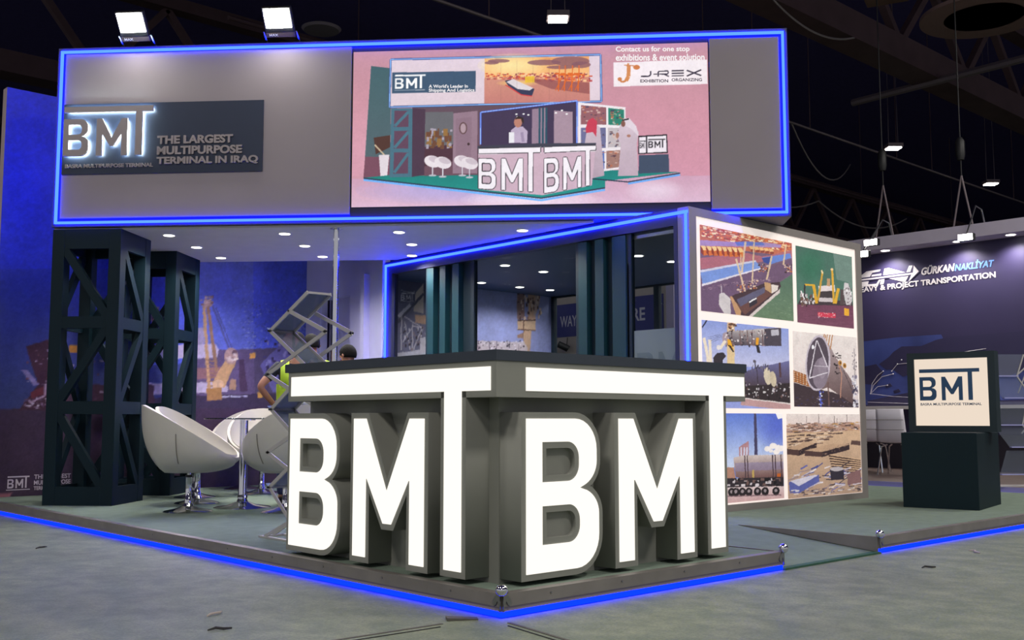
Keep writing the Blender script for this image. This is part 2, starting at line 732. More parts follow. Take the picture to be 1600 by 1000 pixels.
gr_.color_ramp.elements[0].color = (.66, .67, .68, 1)
gr_.color_ramp.elements[1].position = .66
gr_.color_ramp.elements[1].color = (1.22, 1.20, 1.14, 1)
nt.links.new(gn.outputs['Fac'], gr_.inputs['Fac'])
mx2 = nt.nodes.new('ShaderNodeMix')
mx2.data_type = 'RGBA'
mx2.blend_type = 'MULTIPLY'
mx2.inputs[0].default_value = .8
nt.links.new(mx.outputs[2], mx2.inputs[6])
nt.links.new(gr_.outputs['Color'], mx2.inputs[7])
nt.links.new(mx2.outputs[2], b.inputs['Base Color'])

M_joint = mat('floor_joint_metal', (92, 88, 82), .6, metal=.1, var=.2, scale=20)
for (x0, y0, x1, y1) in [(-.27, .09, -.95, .125), (-.04, -.09, -.16, -.80)]:
    MB().bar((x0, y0, .001), (x1, y1, .001), .016, .003).build('expansion_joint', M_joint, fl)
    MB().bar((x0 - .05, y0 - .05, .001), (x1 - .05, y1 - .05, .001), .006, .004).build('expansion_joint', M_black, fl)

M_hall = mat('hall_black_ceiling', (84, 74, 140), .9, var=.1)
tag(MB().box(-30, 75, -30, 75, 12.0, 12.2).build('ceiling', M_hall), 'black painted roof deck of the exhibition hall', 'ceiling', kind='structure')
tag(MB().box(-30, 75, 74.8, 75, 0, 12).build('wall_back', M_hall), 'dark far end wall of the hall', 'wall', kind='structure')
tag(MB().box(74.8, 75, -30, 75, 0, 12).build('wall_right', M_hall), 'dark far side wall of the hall', 'wall', kind='structure')

# ------------------------------------------------------------------ platform
RX0, RX1, RY = 2.24, 3.39, 1.12     # the ramp bay
PXE, PYE = 8.45, 7.5
pf = thing('exhibition_platform', 'low carpeted stand platform with metal edging and blue light under its rim', 'platform')
MB().prism([(0.01, .01), (RX0 - .01, .01), (RX0 - .01, RY), (RX1 + .01, RY), (RX1 + .01, .01), (PXE, .01), (PXE, PYE + .4), (0.01, PYE + .4)], 0.002, PT).build('carpet', M_carpet, pf)
MB().add([(RX0, 0, .002), (RX1, 0, .002), (RX1, RY, .002), (RX0, RY, .002), (RX0, 0, .006), (RX1, 0, .006), (RX1, RY, PT), (RX0, RY, PT)],
         [(0, 3, 2, 1), (4, 5, 6, 7), (0, 1, 5, 4), (1, 2, 6, 5), (2, 3, 7, 6), (3, 0, 4, 7)]).build('ramp', M_carpet, pf, 'carpeted ramp let into the platform edge')
MB().box(RX0, RX1, -.02, .03, .001, .012).build('ramp_lip', mat('ramp_lip_green', (48, 92, 74), .7, var=.15, scale=30), pf)


def edge_run(a, b, outward, tag_led=True):
    """Metal edge, skirt and blue light along one straight side; outward = unit normal (x, y)."""
    ax, ay = a
    bx, by = b
    ox, oy = outward

    def strip(name, m, d0, d1, z0, z1):
        pts = [(ax + ox * d0, ay + oy * d0), (bx + ox * d0, by + oy * d0), (bx + ox * d1, by + oy * d1), (ax + ox * d1, ay + oy * d1)]
        MB().prism(pts, z0, z1).build(name, m, pf)
    strip('edge_profile', M_alu, -.008, .010, .052, PT + .004)
    strip('edge_lip', M_alu, -.045, -.008, PT, PT + .004)
    strip('skirt_board', M_skirt, -.012, .002, .030, .052)
    if tag_led:
        strip('led_strip', M_blue_low, -.010, .004, .004, .028)


edge_run((0, 0), (0, PYE + .4), (-1, 0))
edge_run((0, 0), (RX0, 0), (0, -1))
edge_run((RX1, 0), (PXE, 0), (0, -1))
for xr, s in ((RX0, 1), (RX1, -1)):
    MB().add([(xr, .0, .01), (xr, .0, PT + .004), (xr, RY, PT + .004), (xr + s * .012, .0, .01), (xr + s * .012, .0, PT + .004), (xr + s * .012, RY, PT + .004)],
             [(0, 1, 2), (5, 4, 3), (0, 3, 4, 1), (1, 4, 5, 2), (2, 5, 3, 0)]).build('ramp_cheek', M_alu, pf)
for i in range(7):
    MB().lathe([(.005, 0), (.005, .004), (.001, .006)], 8).build('screw', M_steel, pf, loc=(-.010, .35 + i * .55, .085), rot=(0, R(-90), 0))
    if i < 4:
        MB().lathe([(.005, 0), (.005, .004), (.001, .006)], 8).build('screw', M_steel, pf, loc=(.3 + i * .5, -.010, .085), rot=(R(90), 0, 0))

for cx, cy, d in ((0, 0, (1, 1)), (RX0, 0, (-1, 0)), (RX1, 0, (1, 0))):
    MB().ball((cx - .012 * (d[1] != 0), cy - .012, .128), .028, 10).build('corner_ball', M_chrome, pf)
    # scalloped corner plates with screw holes
    pl = [(-.004, .108), (.020, .104), (.040, .088), (.048, .066), (.036, .052), (.024, .062), (.014, .078), (.006, .060), (.004, .03), (-.004, .03)]
    sx = 1 if d[0] > 0 else -1
    me = shape_mesh([[(x * sx, z) for x, z in pl]], .005)
    me.transform(frame_matrix((cx, cy - .0105, 0), (1, 0, 0), ZUP))
    link('corner_plate', me, M_steel, pf)
    if d[1]:
        me = shape_mesh([[(-x, z) for x, z in pl]], .005)
        me.transform(frame_matrix((cx - .0105, cy, 0), (0, -1, 0), ZUP))
        link('corner_plate', me, M_steel, pf)

# ------------------------------------------------------------------ reception counter
XL, YR = .050, .095       # front planes of the two lettered faces
BX, BY = .200, .245       # recessed body planes
ct = thing('reception_counter', 'grey L-shaped reception counter with huge lit letters on both faces', 'counter', (BX, BY, PT))


def cl(pts):
    return [(x - BX, y - BY) for x, y in pts]


MB().prism(cl([(BX, BY), (2.035, BY), (2.035, .80), (.75, .80), (.75, 1.95), (BX, 1.95)]), 0.0, .995 - PT).build('body', M_grey, ct)
MB().prism(cl([(XL, YR), (2.038, YR), (2.038, .80), (.75, .80), (.75, 1.956), (XL, 1.956)]), .994 - PT, 1.165 - PT).build('fascia', M_grey, ct)
MB().prism(cl([(XL - .006, YR - .006), (2.05, YR - .006), (2.05, .84), (.79, .84), (.79, 1.99), (XL - .006, 1.99)]), 1.166 - PT, 1.216 - PT).build('worktop', M_dark, ct, 'dark slate worktop')
for face in ('left', 'right'):
    if face == 'left':
        xd, back, front = (0, -1, 0), (BX + .002, 1.918, 0), (XL, 1.918, 0)
    else:
        xd, back, front = (1, 0, 0), (.240, BY + .002, 0), (.240, YR, 0)
    rel = lambda p: (p[0] - BX, p[1] - BY, p[2] - PT)
    dep = .152
    for nm, lf, lc in (('letter_b', LOGO_B, LOGO_B), ('letter_m', LOGO_M_FRAME, LOGO_M), ('letter_t', LOGO_STEM, LOGO_T)):
        if nm == 'letter_b':      # solid block with shallow counters
            o = put_shape(nm, grown(lf[:1], .031), M_grey, ct, rel(back), xd, ZUP, dep - .030)
            bk = tuple(b_ + (f_ - b_) * (dep - .030) / dep for b_, f_ in zip(back, front))
            put_shape('letter_rim', grown(lf, .031), M_grey, o, rel(bk), xd, ZUP, .030)
        else:
            o = put_shape(nm, grown(lf, .031), M_grey, ct, rel(back), xd, ZUP, dep)
        put_shape('lit_face', lc, M_lit, o, rel(front), xd, ZUP, .005, .0, 'glowing white acrylic letter face')

# ------------------------------------------------------------------ header box in its own frame (u right, n back)
KH = 1.035
HA = (-3.211 + 3.267 * KH, -3.547 + 9.690 * KH)
HROT = R(-47.134)
HU, HN = Vector((math.cos(HROT), math.sin(HROT), 0)), Vector((-math.sin(HROT), math.cos(HROT), 0))


def hw(u, n, z=0.0):
    p = Vector((HA[0], HA[1], 0)) + HU * (u * KH) + HN * (n * KH)
    return (p.x, p.y, z)


def hzz(z):
    return .89 + (z - .89) * KH


H0, H1, HLEN = hzz(2.62), hzz(4.285), 6.585
hd = thing('header_box', 'long grey overhead header box outlined with a bright blue light strip', 'header', hw(0, 0, H0), HROT)
hd.scale = (KH,) * 3
hz = 1.665
MB().box(0, HLEN, .035, .42, 0, hz).build('box_body', M_frame_blue, hd)
for (u0, u1, z0, z1) in ((0, HLEN, 0, .020), (0, HLEN, hz - .020, hz), (0, .020, .020, hz - .020), (HLEN - .020, HLEN, .020, hz - .020)):
    MB().box(u0, u1, .004, .035, z0, z1).build('frame_edge', M_frame_blue, hd)
for (u0, u1, z0, z1) in ((.028, HLEN - .028, .028, .048), (.028, HLEN - .028, hz - .048, hz - .028), (.028, .048, .048, hz - .048), (HLEN - .048, HLEN - .028, .048, hz - .048)):
    MB().box(u0, u1, -.010, .012, z0, z1).build('led_strip', M_blue, hd, 'glowing blue light strip')
MB().box(-.012, .0, .24, .27, .05, hz - .05).build('led_strip', M_blue, hd, 'added unseen blue light strip on the header end')  # strip added out of view to throw blue onto the mural wall
MB().box(.072, 2.737, .004, .034, .078, hz - .058).build('front_panel', M_panel, hd, bevel=.002)
MB().box(5.912, 6.510, -.004, .034, .072, hz - .078).build('front_panel', M_panel, hd, bevel=.002)
MB().box(2.740, 5.910, .022, .034, .060, hz - .058).build('screen_recess', M_black, hd)

# header sign board with halo-lit letters
sb = thing('sign_board', 'navy sign board with halo-lit silver letters on the header', 'sign', hw(.078, .0025, hzz(3.10)), HROT)
sb.scale = (KH,) * 3
SBW, SBH = 1.865, .652
MB().box(0, SBW, -.012, .0, 0, SBH).build('board', M_navy, sb)
o = put_logo(M_letter, sb, (.030, -.040, .158), (1, 0, 0), ZUP, .830, .456, .016)
M_halo = emit('letter_halo_light', (.78, 1.0, .97), 110.0)
for lt, l in zip(o, (LOGO_B, LOGO_M, LOGO_T)):
    put_shape('halo_light', logo_loops(l, .830, .456), M_halo, lt, (.030, -.0145, .158), (1, 0, 0), ZUP, .012, -.016)
put_text('caption', 'BASRA MULTIPURPOSE TERMINAL', M_letter, sb, (.036, -.0125, .057), (1, 0, 0), ZUP, .822, .036, .008, .03)
for i, (s, w) in enumerate((('THE LARGEST', .700), ('MULTIPURPOSE', .785), ('TERMINAL IN IRAQ', .935))):
    put_text('slogan_line', s, M_letter, sb, (.893, -.0125, .262 - i * .098), (1, 0, 0), ZUP, w, .078, .012, .042)

# floodlights on the header
M_flood = emit('floodlight_lens', (1.0, .97, .90), 120.0)


def floodlight(u, label):
    t = thing('floodlight', label, 'floodlight', hw(u, .05, H1 + .001), HROT, 'floodlights on the header')
    # slim U-shaped stand, housing tipped forward over the edge
    for s in (-1, 1):
        MB().bar((s * .155, .0, .003), (s * .155, -.13, .075), .012, .006).build('stand_arm', M_steel, t)
    MB().bar((-.16, .0, .003), (.16, .0, .003), .03, .006).build('stand_foot', M_steel, t)
    tilt = Matrix.Translation((0, -.13, .065)) @ Matrix.Rotation(R(40), 4, 'X')
    hs = MB().box(-.135, .135, -.005, .045, .0, .235).xf(tilt).build('housing', M_black, t, bevel=.004)
    MB().box(-.118, .118, -.012, -.004, .045, .222).xf(tilt).build('lens', M_flood, t, 'white hot lens')
    MB().box(-.135, .135, -.004, .030, -.046, -.001).xf(tilt).build('name_plate', mat('floodlight_plate', (96, 80, 78), .5), t)
    for k in range(7):
        MB().box(-.12 + k * .038, -.112 + k * .038, .045, .065, .02, .22).xf(tilt).build('cooling_fin', M_black, t)
    me = text_mesh('MAX', .085, .024, .002, .02)
    me.transform(tilt @ frame_matrix((-.105, -.0042, -.036), (1, 0, 0), ZUP))
    link('plate_lettering', me, M_white, t)
    return t


floodlight(.755, 'white hot floodlight clamped above the left end of the navy sign')
floodlight(2.10, 'white hot floodlight clamped above the middle of the header')

# ------------------------------------------------------------------ canopy ceiling and downlights
KR = .98
XROOM0 = 3.906                      # first survey value; the room turned out 2 % smaller
XROOM = (XROOM0 + 3.211) * KR - 3.211


def ucut(n):
    return ((XROOM - .10 - HA[0]) / KH - HN.x * n) / HU.x


cp = thing('canopy_ceiling', 'flat white canopy ceiling behind the header with round downlights', 'canopy', hw(0, .06, H0 - .022), HROT)
cp.scale = (KH, KH, 1)
MB().prism([(.0, .0), (ucut(.06), .0), (ucut(2.03), 1.97), (.0, 1.97)], 0, .02).build('soffit', M_white, cp)
MB().prism([(.0, .37), (ucut(.43), .37), (ucut(2.03), 1.97), (.0, 1.97)], .022, .10).build('back_board', M_frame_blue, cp)


def downlight(name, x, y, z, label, group, power=14.0, rotz=0.0, size=.052, blend=.75, cone=146, colour=(1, .94, .86)):
    t = thing(name, label, 'downlight', (x, y, z), rotz, group)
    MB().lathe([(size * 1.28, -.004), (size * 1.28, .0), (size, .0), (size, -.004)], 24).build('trim_ring', M_white, t)
    MB().lathe([(size * .98, -.006), (size * .98, -.002)], 24).build('lens', M_down, t)
    d = bpy.data.lights.new('downlight_beam', 'SPOT')
    d.energy = power
    d.spot_size = R(cone)
    d.spot_blend = blend
    d.shadow_soft_size = size
    d.color = colour
    o = bpy.data.objects.new('downlight_beam', d)
    COL.objects.link(o)
    o.parent = t
    o.location = (0, 0, -.012)
    return t


rown = ('front', 'middle', 'back')
spots = {.945: 'beside the towers', 2.045: 'second column from the towers', 3.115: 'right of the chrome pole', 4.25: 'nearest the glass room'}
for u, wh in spots.items():
    for k, n in enumerate((.37, 1.05, 1.74)):
        if u > ucut(n) + .1:
            continue
        x, y, z = hw(min(u, ucut(n) - .09), n, H0 - .022)
        downlight('ceiling_downlight', x, y, z, f'round canopy downlight in the {rown[k]} row, {wh}', 'canopy downlights', 82)

# ------------------------------------------------------------------ lattice towers


def tower(n0, label):
    t = thing('lattice_tower', label, 'tower', hw(.020, n0, PT), HROT, 'lattice towers')
    S, P, TH = .66, .115, .05
    top = H0 - .023 - PT
    for (x, y) in ((0, 0), (S - P, 0), (0, S - P), (S - P, S - P)):
        MB().box(x, x + P, y, y + P, 0, top).build('post', M_teal, t, bevel=.002)
    lev = [(0, .168), (.833, .95), (1.625, 1.735), (2.37, top)]
    cells = [(.168, .833), (.95, 1.625), (1.735, 2.37)]
    for f in range(4):
        # faces: 0 front (y=0), 1 right (x=S), 2 back, 3 left; work in a face frame then turn
        M = Matrix.Translation((S / 2, S / 2, 0)) @ Matrix.Rotation(R(90 * f), 4, 'Z') @ Matrix.Translation((-S / 2, -S / 2, 0))
        for z0, z1 in lev:
            MB().box(P, S - P, .003, TH, z0, z1).xf(M).build('rail', M_teal, t)
        for k, (z0, z1) in enumerate(cells):
            a, b = (P, z1), (S - P, z0)
            if k == 1:
                a, b = (P, z0), (S - P, z1)
            MB().bar((a[0], .03, a[1]), (b[0], .03, b[1]), .05, .075).xf(M).build('brace', M_teal, t)
    return t


tower(.0, 'dark teal lattice tower standing nearest, under the left end of the header')
tower(1.26, 'dark teal lattice tower standing behind the other tower, by the mural')

# ------------------------------------------------------------------ chrome pole
px, py, _ = hw(2.59, .14)
pl = thing('steel_pole', 'slim polished steel pole from the carpet up to the header', 'pole', (px, py, PT))
MB().lathe([(.027, .012), (.027, H0 - PT - .035)], 20).build('shaft', M_chrome, pl)
MB().lathe([(.08, 0), (.08, .008), (.03, .012)], 24).build('base_flange', M_chrome, pl)
MB().lathe([(.03, H0 - PT - .036), (.06, H0 - PT - .03), (.06, H0 - PT - .023)], 24).build('top_flange', M_chrome, pl)

# ------------------------------------------------------------------ video screen on the header
sn = thing('video_screen', 'large video screen showing a pink rendering of the stand', 'screen', hw(2.752, .0205, hzz(2.762)), HROT)
sn.scale = (KH,) * 3
SNW, SNH = 3.150, 1.418
MB().box(-.006, SNW + .006, -.004, .0, -.006, SNH + .006).build('bezel', M_black, sn)
cv = Canvas(640, 288, [(549, 80), (1107, 68.5), (1110, 315.5), (549, 324)], (201, 146, 160))
cv.view(540, 50, 1600 / 600)
cv.rect(-10, 40, 1540, 330, (197, 146, 158), 1, (206, 146, 162))
cv.rect(-10, 330, 1540, 600, (206, 146, 162), 1, (212, 150, 170))
cv.glow(250, 560, 700, 260, (222, 168, 184), .5)
# glossy ground glow
cv.poly([(0, 612), (1540, 600), (1540, 730), (0, 740)], (206, 160, 184), 1, (224, 190, 208))
cv.glow(420, 660, 380, 60, (170, 170, 235), .6)
cv.glow(780, 700, 300, 40, (250, 235, 245), .9)
cv.glow(1290, 660, 120, 50, (240, 225, 240), .7)
# back wall of the rendered stand
cv.poly([(100, 140), (186, 150), (186, 605), (75, 606)], (64, 98, 104), 1, (84, 100, 108))
cv.poly([(80, 520), (186, 520), (186, 606), (74, 606)], (120, 74, 92))
cv.poly([(115, 440), (185, 430), (185, 480), (125, 510)], (78, 48, 40))
cv.line(120, 470, 178, 530, 6, (200, 180, 150))
cv.poly([(138, 512), (182, 512), (174, 602), (146, 602)], (225, 215, 222))
# carpet
cv.poly([(75, 607), (560, 560), (1395, 586), (1085, 622), (1085, 648), (820, 690)], (16, 122, 116), 1, (30, 150, 140))
cv.lines([(75, 609), (820, 692), (1085, 650)], 6, (40, 60, 80))
cv.lines([(75, 616), (820, 701), (1085, 658)], 8, (110, 180, 250))
cv.lines([(960, 606), (1180, 626), (1395, 590)], 5, (30, 50, 70))
cv.lines([(1180, 633), (1395, 597)], 7, (100, 170, 245))
# interior under the header
cv.poly([(276, 314), (960, 296), (960, 590), (276, 600)], (98, 76, 90), 1, (110, 76, 90))
cv.poly([(330, 334), (450, 334), (450, 470), (330, 480)], (104, 104, 110))
cv.poly([(330, 480), (450, 470), (450, 540), (330, 560)], (78, 46, 60))
cv.speck(335, 400, 440, 480, 40, [(150, 110, 60), (170, 160, 175), (110, 70, 50)], (6, 20), (6, 30))
cv.poly([(450, 340), (552, 330), (552, 590), (450, 590)], (150, 122, 138))
cv.poly([(462, 362), (528, 356), (526, 560), (462, 566)], (142, 114, 130))
cv.ell(492, 402, 17, 25, (96, 68, 70))
cv.ell(492, 402, 12, 20, (176, 150, 160))
cv.ell(515, 468, 5, 6, (60, 40, 40))
# tower
cv.poly([(188, 318), (278, 318), (278, 604), (184, 606)], (70, 112, 130))
for y0, y1 in ((328, 396), (412, 486), (502, 590)):
    cv.poly([(202, y0), (262, y0), (262, y1), (200, y1)], (96, 66, 88))
    cv.line(204, y1 - 4, 262, y0 + 4, 12, (72, 116, 134))
cv.poly([(278, 318), (332, 322), (330, 596), (278, 604)], (74, 52, 72))
# stools
for x, y in ((365, 540), (408, 545), (490, 540), (520, 548)):
    cv.line(x, y + 10, x, y + 58, 4, (220, 220, 230))
    cv.ell(x, y + 58, 16, 4, (190, 190, 200))
    cv.ell(x, y, 36, 24, (232, 222, 228), rot=15)
    cv.ell(x + 8, y - 8, 26, 12, (206, 192, 202), rot=15)
# header
cv.poly([(183, 113), (1066, 98), (1070, 293), (180, 313)], (226, 208, 218))
for a, b in (((183, 113), (1066, 98)), ((1066, 98), (1070, 293)), ((1070, 293), (180, 313)), ((180, 313), (183, 113))):
    cv.line(*a, *b, 9, (52, 70, 130))
    cv.line(*a, *b, 4, (140, 190, 250))
cv.poly([(190, 168), (543, 163), (543, 250), (190, 256)], (60, 86, 112))
cv.logo(202, 178, 130, 58, (250, 250, 250), -.012)
cv.line(200, 243, 330, 241, 3, (220, 220, 225), .7)
# sunset port picture
cv.poly([(580, 112), (1018, 105), (1022, 292), (580, 300)], (214, 150, 118), 1, (206, 128, 112))
cv.poly([(580, 112), (1018, 105), (1018, 190), (580, 190)], (236, 164, 96), 1, (250, 196, 130))
cv.glow(700, 140, 150, 50, (255, 240, 170), 1.0)
for x, y, w, h in ((640, 122, 46, 8), (830, 130, 70, 12), (940, 125, 80, 20), (900, 150, 60, 8), (610, 130, 30, 7), (985, 140, 40, 14)):
    cv.ell(x, y, w, h, (134, 88, 96), .8)
cv.speck(582, 172, 1018, 205, 260, [(210, 90, 60), (240, 130, 70), (190, 80, 80), (250, 200, 150), (150, 70, 80)], (4, 16), (3, 9))
cv.poly([(580, 200), (740, 200), (1020, 250), (1020, 292), (580, 300)], (212, 146, 126), 1, (198, 126, 118))
cv.glow(720, 215, 90, 14, (255, 214, 120), .9)
cv.poly([(745, 195), (1018, 215), (1020, 262), (860, 240)], (150, 84, 84), .8)
cv.poly([(750, 188), (790, 186), (790, 212), (750, 214)], (240, 196, 50), .9)
for x in (890, 915, 945, 972):
    cv.lines([(x, 250), (x + 3, 176), (x - 16, 176), (x + 30, 184)], 5, (226, 104, 32))
    cv.line(x + 4, 142, x + 4, 190, 4, (230, 110, 40))
    cv.line(x - 12, 246, x + 16, 190, 3, (226, 104, 32))
cv.poly([(665, 205), (690, 200), (790, 240), (780, 268), (735, 262), (680, 226)], (52, 56, 84))
cv.poly([(672, 210), (700, 198), (785, 236), (770, 246), (720, 240)], (224, 214, 218))
cv.lines([(668, 222), (735, 264), (780, 270)], 4, (214, 60, 60))
for x in (648, 716, 784, 850, 920):
    cv.line(x, 108, x + 2, 296, 1, (120, 80, 80), .35)
# glass room
cv.poly([(566, 334), (966, 292), (968, 480), (566, 480)], (64, 50, 80))
cv.poly([(780, 324), (840, 318), (842, 470), (780, 470)], (150, 126, 146))
cv.poly([(872, 330), (950, 336), (950, 470), (872, 470)], (168, 142, 158))
for x in (812, 826, 840):
    cv.line(x, 318, x, 470, 8, (40, 80, 98))
for x, y in ((720, 356), (745, 344), (765, 348), (880, 340), (905, 330), (925, 345), (715, 345)):
    cv.ell(x, y, 5, 3, (250, 250, 250))
cv.lines([(565, 470), (565, 336), (968, 290), (968, 470)], 7, (60, 90, 220))
cv.lines([(565, 470), (565, 336), (968, 290), (968, 470)], 3, (170, 205, 255))
# hostess
cv.poly([(692, 412), (712, 396), (742, 396), (762, 416), (760, 464), (694, 464)], (190, 172, 198))
cv.ell(722, 378, 17, 22, (190, 130, 112))
cv.poly([(708, 366), (722, 352), (744, 360), (746, 384), (738, 378), (734, 364)], (50, 34, 34))
cv.line(738, 420, 744, 460, 12, (160, 142, 172))
cv.rect(684, 420, 706, 464, (236, 234, 240))
# picture wall and visitors
cv.poly([(972, 296), (1170, 318), (1170, 570), (972, 596)], (240, 232, 236))
for q, c in (([(984, 308), (1090, 318), (1090, 390), (984, 388)], (150, 96, 104)), ([(1098, 320), (1164, 328), (1164, 394), (1098, 390)], (40, 130, 110)),
             ([(984, 402), (1088, 402), (1088, 486), (984, 486)], (110, 110, 150)), ([(1096, 402), (1164, 404), (1164, 482), (1096, 484)], (196, 186, 190)),
             ([(1040, 500), (1082, 498), (1082, 572), (1040, 576)], (90, 120, 190)), ([(1090, 498), (1164, 494), (1164, 562), (1090, 572)], (160, 120, 110))):
    cv.poly(q, c)
    xs, ys = [p[0] for p in q], [p[1] for p in q]
    cv.speck(min(xs), min(ys) + 4, max(xs) - 8, max(ys) - 6, 26, [(90, 60, 70), (220, 190, 180), (60, 60, 90), (190, 110, 80)], (3, 14), (2, 8), .8)
cv.poly([(1012, 392), (1040, 384), (1064, 400), (1082, 600), (1034, 610), (1034, 470), (1000, 470)], (206, 188, 200), 1, (182, 160, 174))
cv.poly([(1014, 372), (1034, 360), (1052, 376), (1048, 440), (1034, 420), (1006, 424), (1004, 404)], (200, 60, 84))
cv.poly([(1148, 388), (1180, 374), (1224, 420), (1216, 470), (1222, 600), (1138, 602), (1150, 470), (1132, 440)], (212, 194, 206), 1, (190, 168, 182))
cv.poly([(1160, 366), (1184, 362), (1214, 396), (1226, 440), (1190, 404), (1170, 396)], (224, 210, 220))
cv.line(1156, 372, 1184, 366, 6, (30, 24, 30))
cv.ell(1160, 386, 9, 13, (130, 86, 76))
cv.ell(1136, 434, 7, 12, (170, 120, 104))
cv.ell(1183, 436, 8, 6, (170, 120, 104))
# counter with letters
cv.poly([(553, 476), (805, 466), (1048, 465), (1046, 478), (832, 484), (553, 488)], (62, 62, 78))
cv.poly([(556, 486), (822, 484), (1046, 478), (1030, 640), (826, 680), (560, 656)], (206, 176, 192))
cv.poly([(556, 486), (818, 480), (818, 506), (556, 512)], (246, 238, 244))
cv.poly([(830, 480), (1046, 474), (1046, 500), (830, 506)], (246, 238, 244))
def slant(x0, x1, t0, t1, b0, b1):
    """Letters of the counter in the screen picture, in slight perspective."""
    def f(u, v):
        k = u / 1.785
        top, bot = t0 + (t1 - t0) * k, b0 + (b1 - b0) * k
        return (x0 + (x1 - x0) * k, bot + (top - bot) * (v - .159) / .979)
    for l, wv in ((LOGO_B, 1), (LOGO_M, 1), (LOGO_T, 1)):
        q = [f(*p) for p in l[0]]
        cv.lines(q + [q[0]], 6, (40, 36, 44))
        cv.poly(q, (246, 240, 246))
        for hl in l[1:]:
            q = [f(*p) for p in hl]
            cv.poly(q, (196, 170, 184))
            cv.lines(q + [q[0]], 4, (40, 36, 44))
slant(558, 815, 488, 482, 652, 668)
slant(832, 1046, 482, 476, 672, 636)
# plinth and light box
cv.poly([(1224, 516), (1348, 512), (1350, 586), (1224, 592)], (62, 76, 100))
cv.poly([(1222, 436), (1342, 430), (1345, 508), (1222, 512)], (40, 34, 44))
cv.poly([(1226, 442), (1254, 441), (1254, 506), (1226, 508)], (240, 232, 240))
cv.poly([(1260, 440), (1337, 436), (1340, 502), (1260, 506)], (240, 232, 240))
cv.logo(1264, 450, 70, 36, (40, 36, 44), -.02)
cv.logo(1228, 456, 25, 32, (40, 36, 44))
# exhibition organiser's card
cv.poly([(1120, 131), (1508, 122), (1510, 223), (1120, 232)], (246, 236, 240))
cv.lines([(1176, 142), (1184, 144), (1182, 190), (1172, 208)], 16, (214, 140, 84))
cv.lines([(1172, 208), (1158, 213), (1148, 208)], 8, (206, 128, 74))
cv.ell(1146, 201, 9, 8, (206, 128, 74))
cv.ell(1216, 152, 14, 10, (206, 124, 70))
cv.line(1164, 143, 1208, 146, 4, (206, 128, 74))
K = (52, 44, 62)
cv.lines([(1274, 168), (1274, 184), (1266, 190), (1234, 190)], 6, K)
cv.line(1286, 181, 1302, 181, 5, K)
cv.lines([(1306, 191), (1306, 170), (1346, 168), (1348, 176), (1344, 181), (1310, 181)], 5, K)
cv.line(1328, 181, 1350, 191, 5, K)
for y in (168, 178, 189):
    cv.line(1362, y, 1412, y - 1, 5, K)
cv.line(1424, 166, 1484, 188, 6, K)
cv.line(1424, 190, 1484, 164, 6, K)
cv.rough(.0, .035)
cv.grain(1.5)
cv.sheet('display', print_mat('screen_picture', .98, .6, .06), sn, (0, -.0055, 0), (1, 0, 0), ZUP, SNW, SNH, 'pink picture of the stand on the screen')


def scr(zx, zy):
    """Screen picture coordinates to the sheet, metres from its lower left."""
    q = cv.tp([(zx, zy)])[0]
    return q[0] / cv.W * SNW, (1 - q[1] / cv.H) * SNH


M_txt = emit('screen_white_text', (1, .96, .97), .95)
M_txk = emit('screen_dark_text', (.08, .06, .09), 1.0)
for s, x0, x1, yt, yb, m in (('Contact us for one stop', 1130, 1437, 64, 92, M_txt), ('exhibitions & event solution', 1130, 1499, 96, 124, M_txt),
                             ("A World's Leader In", 345, 510, 219, 233, M_txt), ('Shipping And Logistics', 345, 538, 236, 253, M_txt),
                             ('EXHIBITION', 1232, 1348, 202, 215, M_txk), ('ORGANIZING', 1362, 1488, 198, 211, M_txk)):
    a, b2 = scr(x0, yb), scr(x1, yt)
    b3 = scr(x1, yb)
    put_text('caption', s, m, sn, (a[0], -.0060, a[1]), (b3[0] - a[0], 0, b3[1] - a[1]), ZUP, b2[0] - a[0], b2[1] - b3[1], .0008, .022)

# ------------------------------------------------------------------ picture wall
PY = 1.93
pw = thing('picture_wall', 'tall backlit picture wall with six port photographs in a grey frame', 'display wall', (XROOM, (PY + 3.547) * KR - 3.547, PT))
pw.scale = (KR, KR, .9832)
PWX1 = 6.81
M_pwf = mat('picture_wall_frame', (150, 143, 140), .5, metal=.2, var=.04)
zt = 2.722 - PT
MB().box(.0, PWX1 - XROOM0, .022, .12, 0, zt).build('back_body', M_pwf, pw)
for (x0, x1, z0, z1) in ((0, PWX1 - XROOM0, 0, .058), (0, PWX1 - XROOM0, zt - .070, zt), (0, .105, .058, zt - .070), (PWX1 - XROOM0 - .105, PWX1 - XROOM0, .058, zt - .070)):
    MB().box(x0, x1, 0, .022, z0, z1).build('frame_rail', M_pwf, pw)
M_back = bpy.data.materials.new('backlit_white_fabric')
M_back.use_nodes = True
bb = M_back.node_tree.nodes['Principled BSDF']
bb.inputs['Base Color'].default_value = rgba((225, 216, 212))
bb.inputs['Emission Color'].default_value = rgba((238, 224, 216))
bb.inputs['Emission Strength'].default_value = .74
bb.inputs['Roughness'].default_value = .8
MB().box(.106, PWX1 - XROOM0 - .106, .010, .021, .059, zt - .071).build('white_fabric', M_back, pw)
M_photo = print_mat('backlit_photo', .70, .6, .5)


def photo(x0, x1, z0, z1, cvs, label):
    cvs.rough(.8, .07, .0)
    cvs.grain(5)
    cvs.sheet('photo_print', M_photo, pw, (x0 - XROOM0, .0075, z0 - PT), (1, 0, 0), ZUP, x1 - x0, z1 - z0, label)


